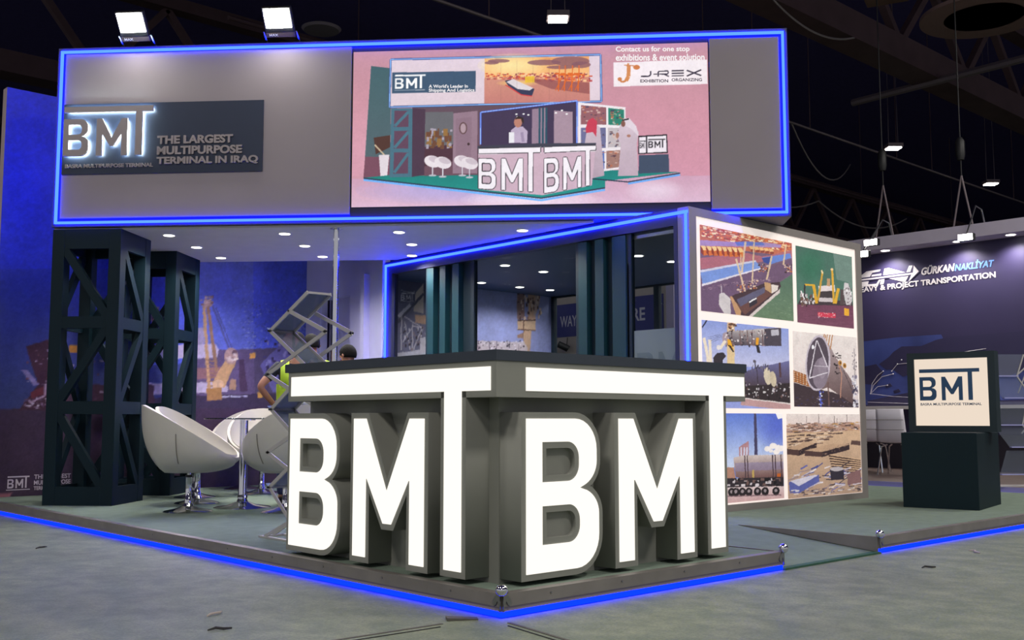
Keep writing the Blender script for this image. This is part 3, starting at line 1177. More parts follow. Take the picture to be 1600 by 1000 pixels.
# 1: quay with ship, seen from the air  (view: crop 1080,340 scale 5.553)
c = Canvas(210, 190, [(1094, 350), (1238, 378), (1241, 501), (1098, 483)], (118, 92, 118))
c.view(1080, 340, 944 / 170)
c.poly([(70, 50), (900, 200), (900, 330), (70, 240)], (196, 110, 84))
c.speck(75, 60, 880, 150, 330, [(226, 120, 70), (240, 190, 140), (190, 70, 60), (250, 226, 190), (160, 90, 80)], (10, 40), (5, 14), 1, .17)
c.poly([(80, 190), (380, 205), (620, 205), (780, 225), (780, 250), (80, 240)], (170, 140, 190))
c.poly([(380, 205), (460, 198), (620, 205), (640, 232), (400, 236)], (106, 122, 196))
c.poly([(85, 345), (480, 300), (620, 330), (890, 270), (890, 340), (95, 440)], (176, 106, 118))
for i in range(8):
    x, y = 90 + i * 44, 240 + i * 2
    c.poly([(x, y), (x + 36, y), (x + 62, y + 36), (x + 24, y + 40)], (246, 206, 140))
    c.poly([(x + 24, y + 40), (x + 62, y + 36), (x + 60, y + 78), (x + 26, y + 84)], (218, 116, 50))
    c.poly([(x, y), (x + 24, y + 40), (x + 26, y + 84), (x + 4, y + 60)], (150, 60, 40))
for i in range(5):
    x, y = 500 + i * 42, 240 + i * 5
    c.poly([(x, y), (x + 34, y), (x + 50, y + 24), (x + 16, y + 28)], (240, 190, 130))
    c.poly([(x + 16, y + 28), (x + 50, y + 24), (x + 50, y + 46), (x + 18, y + 50)], (150, 70, 56))
c.poly([(90, 460), (560, 370), (590, 400), (600, 430), (110, 570)], (122, 150, 214))
c.poly([(90, 448), (560, 360), (562, 376), (92, 468)], (206, 204, 222))
c.poly([(100, 568), (600, 428), (602, 440), (104, 586)], (226, 218, 226))
c.poly([(610, 340), (860, 300), (870, 340), (680, 400)], (104, 134, 210))
c.poly([(610, 345), (690, 330), (690, 400), (630, 380)], (56, 74, 150))
c.poly([(104, 586), (602, 440), (890, 345), (890, 470), (770, 540), (640, 620), (480, 760), (470, 850), (98, 800)], (110, 84, 112))
c.speck(110, 590, 700, 620, 90, [(150, 120, 140), (80, 60, 84), (190, 160, 170)], (6, 26), (3, 8), .7, -.15)
c.poly([(780, 545), (900, 470), (905, 905), (520, 850)], (84, 112, 96), 1, (104, 128, 100))
c.speck(640, 640, 890, 880, 120, [(120, 142, 118), (70, 96, 84), (150, 166, 140)], (8, 24), (2, 5), .6, .2)
c.poly([(345, 670), (640, 560), (770, 550), (780, 590), (720, 680), (500, 855), (400, 840)], (70, 50, 58))
c.poly([(400, 740), (640, 610), (700, 660), (470, 830)], (106, 70, 66))
c.poly([(400, 700), (640, 590), (640, 640), (430, 760)], (96, 92, 118))
c.poly([(490, 850), (770, 610), (772, 640), (520, 856)], (214, 200, 196))
c.poly([(340, 670), (356, 668), (440, 800), (430, 840), (395, 830)], (196, 150, 110))
c.poly([(636, 550), (690, 560), (700, 650), (640, 610)], (190, 150, 110))
c.poly([(695, 570), (760, 580), (750, 620), (700, 650)], (226, 214, 206))
c.poly([(500, 710), (570, 680), (575, 730), (510, 770)], (50, 44, 54))
c.poly([(504, 716), (568, 682), (570, 694), (506, 730)], (240, 236, 236))
c.poly([(250, 650), (290, 640), (345, 690), (350, 830), (300, 830), (248, 740)], (206, 198, 198))
c.line(266, 580, 272, 650, 6, (220, 210, 214))
for x0, y0, x1, y1, w in ((390, 350, 470, 630, 16), (700, 320, 655, 530, 16), (470, 200, 440, 470, 18), (545, 190, 530, 560, 12), (825, 220, 800, 400, 14), (432, 310, 430, 420, 8)):
    c.line(x0, y0, x1, y1, w, (224, 196, 160), .9)
for x, y in ((430, 600), (530, 570), (620, 430), (835, 430)):
    c.speck(x - 40, y - 40, x + 40, y + 30, 26, [(60, 40, 48), (190, 110, 70), (220, 190, 170)], (6, 20), (4, 14))
photo(4.070, 5.515, 1.832, 2.584, c, 'photograph of a cargo ship at a quay with warehouses')

# 2: crane barge on green water (crop 1230,370 scale 6.667)
c = Canvas(160, 170, [(1244, 382), (1331, 400), (1336, 511), (1247, 503)], (56, 104, 88))
c.view(1230, 370, 800 / 120)
c.poly([(95, 75), (690, 190), (700, 720), (110, 700)], (66, 106, 92), 1, (84, 118, 104))
c.poly([(480, 150), (690, 180), (700, 640), (640, 460), (520, 430)], (126, 146, 138), .7)
c.glow(250, 300, 160, 200, (44, 112, 84), .8)
c.poly([(110, 690), (710, 700), (715, 950), (115, 890)], (112, 62, 84), 1, (120, 72, 94))
c.speck(120, 720, 690, 900, 60, [(140, 90, 110), (96, 52, 72)], (30, 120), (2, 6), .6, .06)
c.poly([(330, 770), (515, 780), (515, 830), (330, 820)], (206, 60, 84))
c.speck(330, 772, 500, 826, 40, [(240, 150, 150), (236, 220, 226)], (4, 10), (4, 10))
c.poly([(600, 724), (650, 730), (652, 804), (604, 800)], (232, 170, 50))
c.poly([(140, 640), (680, 650), (690, 700), (120, 694)], (64, 52, 58))
c.speck(140, 560, 300, 690, 60, [(50, 40, 44), (180, 160, 160), (110, 80, 70), (220, 214, 214)], (8, 26), (8, 40))
c.poly([(330, 500), (500, 486), (510, 560), (340, 560)], (226, 212, 212))
c.poly([(340, 556), (495, 545), (490, 620), (340, 620)], (66, 56, 60))
c.poly([(336, 618), (490, 622), (490, 665), (336, 660)], (206, 194, 196))
c.line(190, 486, 290, 490, 18, (224, 172, 50))
c.line(190, 486, 190, 640, 16, (50, 44, 48))
c.line(282, 486, 318, 680, 30, (222, 166, 46))
c.line(376, 350, 330, 650, 20, (206, 158, 60))
c.line(364, 336, 380, 370, 16, (246, 220, 170))
c.line(474, 330, 494, 680, 22, (214, 164, 58))
c.ell(472, 326, 14, 12, (240, 200, 150))
c.line(540, 520, 508, 680, 30, (222, 170, 50))
c.line(438, 420, 438, 500, 34, (190, 150, 110))
c.poly([(560, 530), (600, 540), (606, 690), (560, 690)], (84, 70, 72))
c.poly([(600, 460), (640, 470), (684, 600), (670, 690), (620, 690), (590, 560)], (206, 200, 202))
c.speck(590, 480, 670, 680, 40, [(150, 140, 146), (240, 236, 236), (110, 96, 100)], (6, 18), (6, 24), .8)
c.line(150, 550, 190, 640, 12, (240, 230, 232))
photo(5.580, 6.635, 1.827, 2.571, c, 'photograph of a yellow crane barge on green water')

# 3: lifted vessel (crop 1090,490 scale 6.154)
c = Canvas(200, 170, [(1097, 496), (1233, 513), (1236, 633), (1100, 640)], (150, 160, 220))
c.view(1090, 490, 1600 / 260)
c.rect(30, 20, 910, 500, (124, 144, 214), 1, (196, 196, 226))
c.line(50, 120, 110, 30, 14, (40, 40, 60))
c.rect(305, 60, 380, 480, (214, 180, 150), 1, (226, 200, 150))
c.speck(310, 70, 375, 150, 30, [(90, 60, 50), (240, 220, 200), (180, 120, 80)], (10, 30), (6, 20))
c.poly([(260, 180), (320, 160), (680, 135), (810, 130), (815, 300), (400, 296), (290, 290)], (222, 212, 208), 1, (78, 68, 78))
c.poly([(660, 140), (810, 130), (815, 300), (660, 300)], (76, 68, 80))
c.poly([(720, 150), (790, 146), (792, 200), (724, 206)], (190, 186, 196))
c.ell(290, 230, 34, 62, (170, 150, 160))
for x in (350, 430, 500, 545, 640):
    c.line(x, 150, x + 6, 296, 7, (110, 80, 80))
c.speck(280, 140, 680, 300, 70, [(50, 40, 48), (230, 220, 220), (150, 120, 120)], (6, 18), (6, 18))
c.poly([(306, 230), (336, 240), (376, 360), (310, 300)], (232, 168, 40))
c.poly([(310, 290), (340, 300), (376, 356), (360, 360)], (40, 34, 40))
c.poly([(584, 220), (610, 225), (606, 290), (580, 290)], (232, 160, 40))
c.poly([(580, 290), (610, 292), (624, 366), (594, 364)], (46, 40, 46))
for x0, y0, x1, y1 in ((70, 220, 120, 470), (130, 240, 140, 470), (230, 330, 290, 250)):
    c.line(x0, y0, x1, y1, 30, (238, 222, 200))
for k in range(4):
    c.line(100 + k * 20, 215 + k * 16, 250, 190 + k * 10, 2, (60, 60, 90))
c.poly([(170, 480), (165, 420), (200, 370), (270, 365), (296, 400), (264, 440), (262, 480)], (50, 44, 52))
c.ell(220, 316, 22, 26, (236, 228, 226))
c.poly([(450, 560), (600, 500), (890, 436), (900, 700), (450, 720)], (110, 110, 160), 1, (70, 54, 62))
c.line(800, 455, 806, 590, 18, (84, 60, 66))
c.line(590, 500, 600, 650, 8, (60, 50, 60))
c.poly([(450, 690), (890, 640), (900, 830), (450, 800)], (50, 40, 44))
c.speck(460, 640, 880, 780, 80, [(30, 26, 30), (190, 180, 190), (110, 84, 80), (230, 226, 226)], (5, 16), (4, 22), .9)
c.ell(690, 584, 34, 82, (214, 200, 176), rot=-8)
c.ell(740, 608, 28, 74, (206, 190, 164), rot=-8)
c.line(572, 440, 580, 520, 10, (80, 76, 90))
c.ell(570, 446, 14, 14, (90, 84, 96))
c.speck(540, 470, 700, 520, 24, [(70, 66, 84), (110, 104, 120)], (4, 10), (10, 40))
c.poly([(440, 795), (910, 830), (910, 890), (440, 870)], (190, 150, 150))
c.poly([(440, 795), (910, 826), (910, 838), (440, 806)], (226, 214, 210))
photo(4.074, 5.422, 1.000, 1.755, c, 'photograph of a pressure vessel hanging above a dark tank')

# 4: open tank end (same crop)
c = Canvas(180, 165, [(1239, 516), (1340, 520), (1342, 634), (1242, 634)], (232, 222, 218))
c.view(1090, 490, 1600 / 260)
c.rect(900, 120, 1580, 900, (234, 224, 219), 1, (222, 206, 204))
c.poly([(920, 535), (1080, 590), (1100, 700), (925, 650)], (190, 120, 70))
for k in range(6):
    c.line(925, 545 + k * 20, 1085, 600 + k * 18, 5, (90, 60, 44))
    c.line(935 + k * 28, 545 + k * 8, 937 + k * 28, 650 + k * 8, 4, (236, 214, 190))
c.poly([(925, 655), (1090, 700), (1300, 740), (1550, 820), (1560, 890), (930, 890)], (64, 50, 56))
c.poly([(1170, 190), (1270, 280), (1330, 400), (1500, 640), (1490, 850), (1250, 690), (1160, 730)], (184, 166, 168), 1, (96, 74, 74))
c.speck(1290, 320, 1360, 560, 16, [(50, 40, 44)], (8, 26), (8, 24))
c.line(1230, 180, 1210, 420, 8, (180, 130, 90))
for x in (1220, 1250, 1275, 1300):
    c.line(x, 170, x - 24, 320, 9, (186, 130, 84))
c.ell(1158, 460, 118, 274, (196, 184, 196), rot=4)
c.ell(1156, 460, 102, 252, (84, 72, 84), rot=4)
c.ell(1180, 560, 74, 150, (136, 122, 136), rot=4)
c.ell(1200, 500, 40, 110, (160, 146, 160), .6, rot=4)
for p in (((1145, 240), (1075, 610)), ((1150, 240), (1250, 500)), ((1075, 610), (1250, 548)), ((1110, 490), (1250, 492))):
    c.line(*p[0], *p[1], 9 if p[0][0] != 1110 else 4, (228, 220, 228))
c.ell(1110, 308, 13, 20, (246, 244, 250))
for x, y in ((1370, 450), (1414, 474)):
    c.ell(x, y, 18, 26, (196, 140, 70))
    c.ell(x + 2, y, 9, 14, (110, 74, 40))
c.lines([(1360, 480), (1386, 560), (1370, 790)], 9, (190, 140, 120))
c.line(1400, 520, 1485, 710, 5, (60, 50, 56))
c.lines([(1250, 640), (1262, 880)], 12, (110, 84, 80))
c.line(1172, 730, 1184, 890, 14, (70, 80, 170))
c.speck(1160, 730, 1200, 880, 20, [(236, 236, 246), (90, 100, 200)], (5, 14), (6, 18))
c.line(1512, 300, 1516, 640, 5, (110, 100, 110))
c.speck(1488, 330, 1530, 560, 20, [(90, 80, 90), (140, 130, 140)], (4, 10), (8, 20), .8)
c.speck(1480, 560, 1548, 860, 60, [(70, 64, 84), (190, 184, 196), (130, 120, 140), (226, 222, 228)], (8, 24), (8, 36))
c.speck(940, 780, 1480, 880, 60, [(90, 74, 84), (150, 130, 140), (60, 60, 120)], (5, 22), (3, 8), .8)
photo(5.487, 6.680, 1.022, 1.740, c, 'photograph of the open round end of a huge steel tank')

# 5: tank on trailers (crop 1120,630 scale 5.883)
c = Canvas(150, 180, [(1134, 642), (1222, 645), (1227, 776), (1136, 782)], (100, 130, 210))
c.view(1120, 630, 1412 / 240)
c.rect(70, 60, 640, 560, (88, 116, 206), 1, (206, 216, 236))
c.glow(560, 200, 200, 220, (74, 90, 196), .7)
c.poly([(540, 85), (600, 80), (605, 130), (560, 136)], (250, 246, 246))
for x, y, r in ((470, 400, 30), (520, 376, 34), (560, 390, 30), (590, 400, 34), (550, 430, 30), (500, 420, 20)):
    c.ell(x, y, r, r * .8, (246, 236, 232))
c.poly([(342, 78), (364, 78), (380, 462), (350, 462)], (70, 64, 96))
c.poly([(208, 380), (296, 324), (300, 460), (210, 470)], (176, 130, 136))
for x in (222, 250, 274):
    c.rect(x, 380, x + 14, 470, (206, 206, 226))
c.poly([(160, 470), (250, 455), (610, 455), (620, 660), (250, 668), (180, 650), (166, 560)], (206, 190, 186), 1, (110, 78, 76))
c.poly([(170, 520), (615, 520), (618, 590), (180, 600)], (132, 122, 160), .55)
for x in (270, 294, 524, 548, 600):
    c.line(x - 10, 455, x, 662, 9, (70, 52, 60))
c.poly([(90, 560), (160, 560), (180, 680), (92, 680)], (176, 130, 110))
c.poly([(330, 590), (348, 590), (348, 700), (328, 700)], (190, 160, 90))
c.poly([(560, 630), (590, 626), (596, 720), (552, 720)], (190, 96, 40))
c.rect(90, 660, 620, 760, (50, 42, 48))
c.speck(90, 660, 610, 740, 60, [(30, 26, 30), (110, 84, 80), (206, 196, 200)], (10, 36), (6, 30))
c.rect(80, 745, 640, 900, (214, 196, 196), 1, (196, 150, 150))
for x in (140, 180, 240, 300, 380, 450, 550):
    c.ell(x, 790, 34, 40, (36, 30, 34))
    c.ell(x, 784, 14, 16, (150, 136, 140))
c.rect(90, 820, 600, 832, (110, 84, 90), .7)
photo(4.387, 5.280, .180, .955, c, 'photograph of a long steel tank on multi-axle trailers')

# 6: pipe yard (same crop)
c = Canvas(200, 180, [(1229, 644), (1344, 645), (1348, 768), (1233, 775)], (206, 176, 150))
c.view(1120, 630, 1412 / 240)
c.rect(630, 60, 1350, 190, (232, 222, 216), 1, (226, 206, 200))
c.poly([(636, 180), (1320, 160), (1330, 300), (640, 300)], (186, 150, 134))
c.speck(640, 165, 1310, 260, 150, [(90, 66, 60), (236, 226, 220), (150, 110, 90), (190, 140, 70), (60, 50, 54)], (14, 60), (3, 10), .9, -.01)
for x, h in ((826, 70), (936, 90), (1080, 70), (1196, 80), (1104, 50)):
    c.line(x, 175, x, 175 - h, 5, (120, 104, 104))
c.poly([(640, 260), (1330, 240), (1335, 820), (650, 850)], (206, 172, 140), 1, (176, 146, 126))
for k in range(5):
    y = 280 + k * 26
    c.speck(645, y, 1100 - k * 60, y + 12, 26, [(64, 48, 48), (100, 76, 72), (226, 200, 176)], (20, 70), (5, 12), .9, -.06)
def stack(x, y, w, d, h):
    c.poly([(x, y), (x + d, y - 60), (x + d + w, y - 50), (x + w, y + 14)], (190, 156, 128))
    c.poly([(x, y), (x + w, y + 14), (x + w, y + 14 + h), (x, y + h)], (80, 58, 56))
    c.poly([(x + w, y + 14), (x + d + w, y - 50), (x + d + w, y - 50 + h), (x + w, y + 14 + h)], (56, 42, 46))
    c.speck(x + w, y + 0, x + w + d - 10, y + h, 20, [(150, 120, 104), (40, 30, 34)], (6, 16), (5, 12), .8, -.3)
stack(650, 400, 110, 160, 50)
stack(810, 420, 160, 250, 46)
for k in range(7):
    c.line(1030 + k * 6, 470 + k * 24, 1325, 520 + k * 24 - k * 6, 11, (64, 46, 44))
    c.line(1040 + k * 6, 460 + k * 24, 1325, 508 + k * 24 - k * 6, 7, (214, 176, 140))
c.poly([(1240, 330), (1330, 340), (1330, 380), (1230, 370)], (90, 66, 60))
for k in range(60):
    x, y = RNG.uniform(660, 1320), RNG.uniform(580, 790)
    a = RNG.uniform(-.7, .1)
    L = RNG.uniform(40, 120)
    c.line(x, y, x + L * math.cos(a), y + L * math.sin(a), RNG.uniform(5, 14), [(226, 216, 220), (70, 76, 140), (50, 44, 60), (150, 130, 136), (196, 186, 200), (90, 96, 170)][k % 6])
c.poly([(670, 700), (940, 640), (945, 700), (770, 800), (680, 800)], (90, 96, 160))
c.poly([(680, 690), (900, 640), (930, 646), (760, 740)], (206, 200, 214))
c.poly([(1040, 590), (1168, 600), (1172, 690), (1050, 690)], (50, 44, 56))
c.ell(1104, 592, 62, 20, (186, 176, 180))
c.poly([(1200, 640), (1320, 600), (1332, 720), (1206, 740)], (130, 96, 96))
c.speck(670, 770, 1330, 830, 60, [(60, 50, 60), (214, 206, 206), (110, 96, 110)], (12, 50), (4, 12), .9, -.06)
photo(5.345, 6.695, .168, .955, c, 'photograph of a yard full of stacked steel pipes')

# ------------------------------------------------------------------ mural wall
YW, XW = 7.8, 3.74
MX0, MZ1 = .115, 4.33
ml = MB().box(MX0, XW + .12, YW, YW + .12, .106, MZ1).build('wall_left', mat('mural_wall_edge', (196, 178, 180), .7))
tag(ml, 'tall stand back wall with a blue printed mural of barge cranes', 'wall', kind='structure')
c = Canvas(300, 340, [(11.3, 136), (482.9, 231.4), (473.1, 754.4), (-18.7, 777.6)], (58, 70, 150))
c.rect(-30, 100, 500, 420, (44, 58, 206), 1, (58, 74, 204))
c.rect(-30, 420, 500, 660, (58, 74, 190), 1, (62, 72, 124))
c.poly([(215, 170), (490, 225), (490, 560), (215, 570)], (92, 108, 232), .85)  # light on the mural's right half, painted in as a brighter blue
c.poly([(310, 400), (395, 400), (395, 560), (310, 560)], (124, 136, 206), .5)
c.speck(375, 470, 480, 560, 420, [(150, 160, 214), (90, 100, 176), (60, 70, 140), (180, 190, 226)], (1, 3.5), (.8, 2), .7, .1)
c.speck(330, 440, 480, 500, 60, [(150, 160, 214), (180, 190, 226)], (1, 3), (.8, 1.6), .6, .1)
c.poly([(-30, 638), (500, 632), (500, 790), (-30, 800)], (66, 48, 74), 1, (58, 42, 64))
# barge deck
c.poly([(300, 546), (395, 545), (402, 620), (300, 632)], (104, 88, 126))
c.poly([(395, 545), (480, 540), (480, 636), (398, 630)], (86, 76, 108))
c.poly([(290, 618), (480, 612), (480, 636), (60, 640), (60, 632)], (62, 50, 76))
c.line(345, 619, 386, 618, 2.2, (196, 196, 226))
# white vessels
c.poly([(225, 540), (335, 536), (341, 546), (338, 558), (225, 562)], (206, 194, 222))
c.poly([(225, 598), (345, 596), (356, 604), (354, 612), (225, 616)], (200, 188, 216))
c.poly([(306, 512), (318, 512), (318, 538), (306, 538)], (170, 160, 196))
c.poly([(306, 575), (345, 572), (345, 590), (306, 592)], (150, 108, 110))
# yellow crane booms
G1, G2, G3 = (206, 164, 116), (166, 126, 96), (226, 190, 150)
c.line(318, 478, 326, 612, 5, G1)
c.line(324, 478, 338, 580, 5, G2)
c.line(318, 470, 331, 475, 9, (190, 150, 130))
c.speck(311, 462, 330, 476, 24, [(220, 190, 170), (140, 104, 100), (196, 160, 140)], (2, 6), (1.5, 4))
for k in range(7):
    c.line(320 + k * 1.2, 560 + k * 7, 338, 566 + k * 6, 1.8, G2)
c.line(331, 478, 357, 542, 2.6, (92, 92, 150))
c.line(336, 480, 362, 544, 1.6, (84, 84, 140))
c.poly([(352, 560), (368, 566), (350, 604), (336, 606), (330, 598)], G1)
c.ell(340, 600, 9, 7, G3)
c.ell(360, 556, 11, 13, (196, 160, 150))
c.speck(350, 546, 368, 562, 26, [(226, 200, 190), (120, 90, 96), (240, 226, 220)], (2, 6), (1.5, 5))
c.poly([(322, 606), (346, 604), (346, 624), (322, 626)], (176, 130, 76))
c.poly([(372, 562), (380, 560), (386, 610), (374, 612)], (78, 56, 84))
c.rect(389, 551, 398, 559, (226, 166, 80))
c.rect(401, 612, 409, 621, (206, 156, 80))
c.rect(358, 592, 368, 608, (190, 150, 120))
c.poly([(405, 570), (430, 545), (455, 520), (470, 560), (470, 610), (425, 612)], (112, 106, 176))
c.speck(410, 530, 465, 600, 50, [(70, 64, 130), (150, 146, 206), (60, 50, 90)], (2, 6), (2, 6))
# work boats behind the towers
c.poly([(60, 600), (240, 600), (240, 636), (60, 636)], (74, 46, 66))
c.poly([(40, 540), (76, 530), (76, 640), (30, 640), (60, 600)], (74, 40, 58))
c.poly([(33, 578), (44, 578), (62, 600), (54, 602)], (150, 136, 190))
c.lines([(46, 628), (70, 618), (71, 598)], 3, (206, 176, 200))
c.poly([(48, 612), (68, 602), (68, 616), (50, 622)], (120, 50, 60))
c.speck(36, 620, 72, 636, 30, [(190, 170, 196), (110, 80, 110), (220, 210, 226)], (2, 6), (1.5, 3))
c.speck(40, 545, 76, 600, 20, [(190, 176, 196), (120, 70, 84)], (1.5, 4), (1, 3))
c.rect(108, 539, 120, 550, (226, 156, 60))
c.line(235, 472, 243, 520, 8, (176, 130, 110))
c.speck(228, 476, 248, 510, 20, [(206, 160, 140), (120, 84, 90)], (2, 5), (2, 5))
c.speck(80, 560, 240, 630, 40, [(110, 76, 96), (190, 170, 196), (60, 40, 60)], (2, 7), (2, 5), .8)
c.poly([(-30, 770), (20, 768), (0, 792), (-30, 792)], (150, 96, 110))
c.rough(.6, .12)
c.grain(4)
M_mural = print_mat('mural_print', 0, .45)
c.sheet('mural_print', M_mural, ml, (MX0, YW - .004, .107), (1, 0, 0), ZUP, XW - MX0, MZ1 - .107, 'printed mural of barge cranes on blue water')
M_mtx = mat('mural_white_print', (196, 186, 200), .6)
put_logo(M_mtx, ml, (.290, YW - .006, .190), (1, 0, 0), ZUP, .212, .122, .001)
MB().box(.280, .510, YW - .007, YW - .006, .170, .178).build('mural_rule', M_mtx, ml)
for i, (s, w) in enumerate((('THE LARGEST', .37), ('MULTIPURPOSE', .37), ('TERMINAL IN IRAQ', .37))):
    put_text('mural_lettering', s, M_mtx, ml, (.548, YW - .006, .275 - i * .060), (1, 0, 0), ZUP, w, .046, .001, .02)
wt = MB().box(-.5, -.06, 10.5, 10.6, 0, 4.6).build('wall_far', mat('beige_board', (170, 140, 122), .7))
MB().box(-2.6, -.5, 10.5, 10.6, 0, 4.6).build('wall_far_board', MATS['beige_board'], wt)
tag(wt, 'beige stand wall glimpsed past the blue mural at the picture edge', 'wall', kind='structure')

# lavender service wall with a doorway and a porthole door
sw = thing('service_wall', 'pale lavender wall with an open doorway beside the mural', 'wall', (XW, 6.160, PT), kind='structure')
DY0, DY1, DZ = .66, 1.30, 2.25        # doorway, from the wall's near end
WZ = 4.05
for (y0, y1, z0, z1) in ((0, DY0, 0, WZ), (DY1, YW - 6.160, 0, WZ), (DY0, DY1, DZ, WZ)):
    MB().box(0, .10, y0, y1, z0, z1).build('wall_panel', M_lav, sw)
dr = MB().box(.16, .20, DY0 - .05, DY1 + .05, 0, DZ + .05).build('door_leaf', M_lav, sw, 'door leaf with a dark round porthole')
MB().lathe([(.10, -.006), (.13, -.006), (.13, .006), (.10, .006)], 28).build('porthole_rim', M_steel, dr, loc=(.157, DY0 + .06, 1.78), rot=(0, R(90), 0))
MB().lathe([(.10, -.002), (.10, .002)], 28).build('porthole_glass', mat('porthole_dark', (70, 62, 78), .2), dr, loc=(.157, DY0 + .06, 1.78), rot=(0, R(90), 0))
MB().box(.150, .16, DY1 - .02, DY1 - .008, 0, DZ).build('door_seam', M_black, dr)

# ------------------------------------------------------------------ glass meeting room
RXE, RYE = 6.92, 6.62          # rear and far inner walls
RZ = 2.575
gr = thing('glass_meeting_room', 'dark teal meeting room with glass front, ribbed panels and blue light outline', 'room', (XROOM, (PY + .125 + 3.547) * KR - 3.547, PT))
gr.scale = (KR, KR, .9832)
GO = Vector((XROOM0, PY + .125, PT))


def gb(name, m, x0, x1, y0, y1, z0, z1, label=None, parent=None, bevel=0):
    b_ = MB().box(x0 - GO[0], x1 - GO[0], y0 - GO[1], y1 - GO[1], z0 - GO[2], z1 - GO[2])
    return b_.build(name, m, parent or gr, label, bevel)


Y0R = PY + .125
YEND = 6.352
gb('top_beam', M_frame_blue, XROOM0, XROOM0 + .09, Y0R, YEND, RZ, 2.722)
gb('end_post', M_frame_blue, XROOM0, XROOM0 + .09, 6.215, YEND, PT, RZ)
gb('corner_post', M_frame_blue, XROOM0, XROOM0 + .09, PY + .125, PY + .165, PT, RZ)
for (a, b2) in ((2.60, 2.655), (4.78, 4.835), (5.555, 5.60), (3.245, 3.29)):
    gb('mullion', M_teal_d, XROOM0 + .02, XROOM0 + .07, a, b2, PT, RZ)
gb('sill_rail', M_teal_d, XROOM0 + .01, XROOM0 + .08, PY + .165, 6.215, PT, PT + .12)
# blue outline
gb('led_strip', M_blue, XROOM0 - .012, XROOM0, Y0R - .12, YEND - .006, 2.664, 2.690, 'glowing blue light strip')
gb('led_strip', M_blue, XROOM0 - .012, XROOM0, YEND - .034, YEND - .008, PT, 2.664, 'glowing blue light strip')
gb('led_strip', M_blue, XROOM0 - .012, XROOM0, Y0R - .110, Y0R - .086, PT, 2.664, 'glowing blue light strip')
# ribbed panels
for (a, b2) in ((4.835, 5.555), (2.655, 3.245)):
    gb('rib_backing', M_teal_d, XROOM0 + .075, XROOM0 + .095, a, b2, PT, RZ)
for (a, b2) in ((5.452, 5.555), (5.245, 5.340), (5.018, 5.125), (3.137, 3.245), (2.927, 3.031), (2.655, 2.817)):
    gb('rib', M_rib, XROOM0 + .006, XROOM0 + .074, a, b2, PT, RZ - .01)
# glass
gb('glass_pane', M_clear, XROOM0 + .040, XROOM0 + .048, 5.60, 6.215, PT + .12, RZ)
gb('glass_pane', M_clear, XROOM0 + .040, XROOM0 + .048, 3.29, 4.78, PT + .12, RZ)
gp = gb('glass_pane', M_clear, XROOM0 + .040, XROOM0 + .048, 2.095, 2.60, PT + .12, RZ, 'glass door pane with a frosted lower film')
M_film = glass('frosted_film', (.8, .85, .88), .05, milky=.55, mcol=(172, 186, 188), rough=.4)
M_film2 = glass('frosted_film_letter', (.8, .85, .88), .05, milky=.8, mcol=(128, 142, 146), rough=.4)
gb('frosted_film', M_film, XROOM0 + .034, XROOM0 + .036, 2.10, 2.585, 1.0, 1.69, parent=gp)
for l in (LOGO_B, LOGO_M):
    lp = logo_loops(l, .66, .36)
    put_shape('film_letter', lp, M_film2, gp, (.032, 2.55 - GO[1], 1.22 - PT), (0, -1, 0), ZUP, .001)
# blind rail inside the door head
gb('blind_rail', M_steel, XROOM0 + .060, XROOM0 + .085, 2.09, 2.62, RZ - .05, RZ - .02)
gb('door_pull', M_steel, XROOM0 + .020, XROOM0 + .035, 2.63, 2.645, 1.0, 2.3)
# inner ceiling and walls
gb('inner_ceiling', mat('inner_ceiling_blue', (52, 70, 112), .5), XROOM0 + .095, RXE, Y0R, RYE, RZ, RZ + .03)
iw = gb('inner_wall', M_lav, 3.80, RXE + .05, RYE, RYE + .08, PT, RZ + .03)
gb('rear_post', M_teal_d, RXE - .02, RXE + .04, RYE - .06, RYE, PT, RZ)
gb('rear_post', M_teal_d, RXE - .02, RXE + .04, 4.72, 4.80, PT, RZ)
gb('rear_beam', M_teal_d, RXE - .02, RXE + .04, Y0R, RYE, RZ - .02, RZ + .03)
gb('glass_pane', M_clear, RXE, RXE + .008, Y0R, RYE - .06, PT, RZ - .02)
# printed decoration on the inner wall
def iquad():
    import math as _m
    th, fpx = R(5.422), 1633.0
    az = R(42.7)
    out = []
    for x, z in ((3.95, RZ), (RXE, RZ), (RXE, PT), (3.95, PT)):
        dx, dy = x + 3.211, RYE + 3.547
        gx, gy = dx * _m.cos(az) - dy * _m.sin(az), dx * _m.sin(az) + dy * _m.cos(az)
        zz = z - .89
        fw, up = gy * _m.cos(th) + zz * _m.sin(th), -gy * _m.sin(th) + zz * _m.cos(th)
        out.append((800 + fpx * gx / fw, 500 - fpx * up / fw))
    return out


c = Canvas(260, 210, iquad(), (150, 158, 214))
c.rect(300, 380, 960, 780, (148, 156, 216), 1, (144, 152, 212))
c.view(730, 380, 1111 / 200)
TB = (206, 168, 146)
c.poly([(425, 300), (490, 300), (492, 650), (430, 655)], (150, 120, 120))
c.poly([(520, 300), (590, 300), (588, 660), (525, 655)], TB)
c.poly([(600, 300), (650, 300), (620, 520), (590, 610), (570, 640)], (196, 170, 170))
c.speck(430, 400, 640, 640, 50, [(90, 64, 70), (230, 206, 196), (140, 104, 100)], (6, 18), (8, 40))
c.poly([(434, 660), (590, 655), (588, 748), (434, 740)], (206, 176, 152))
c.line(434, 664, 590, 664, 12, (90, 60, 56))
c.line(434, 742, 588, 750, 10, (96, 66, 60))
c.line(486, 660, 486, 860, 7, (96, 66, 60))
c.poly([(486, 752), (552, 752), (540, 940), (480, 940)], (190, 158, 138))
c.poly([(428, 790), (482, 770), (480, 815), (430, 820)], (150, 116, 104))
c.poly([(20, 850), (90, 840), (490, 850), (520, 900), (510, 960), (20, 960)], (196, 184, 200))
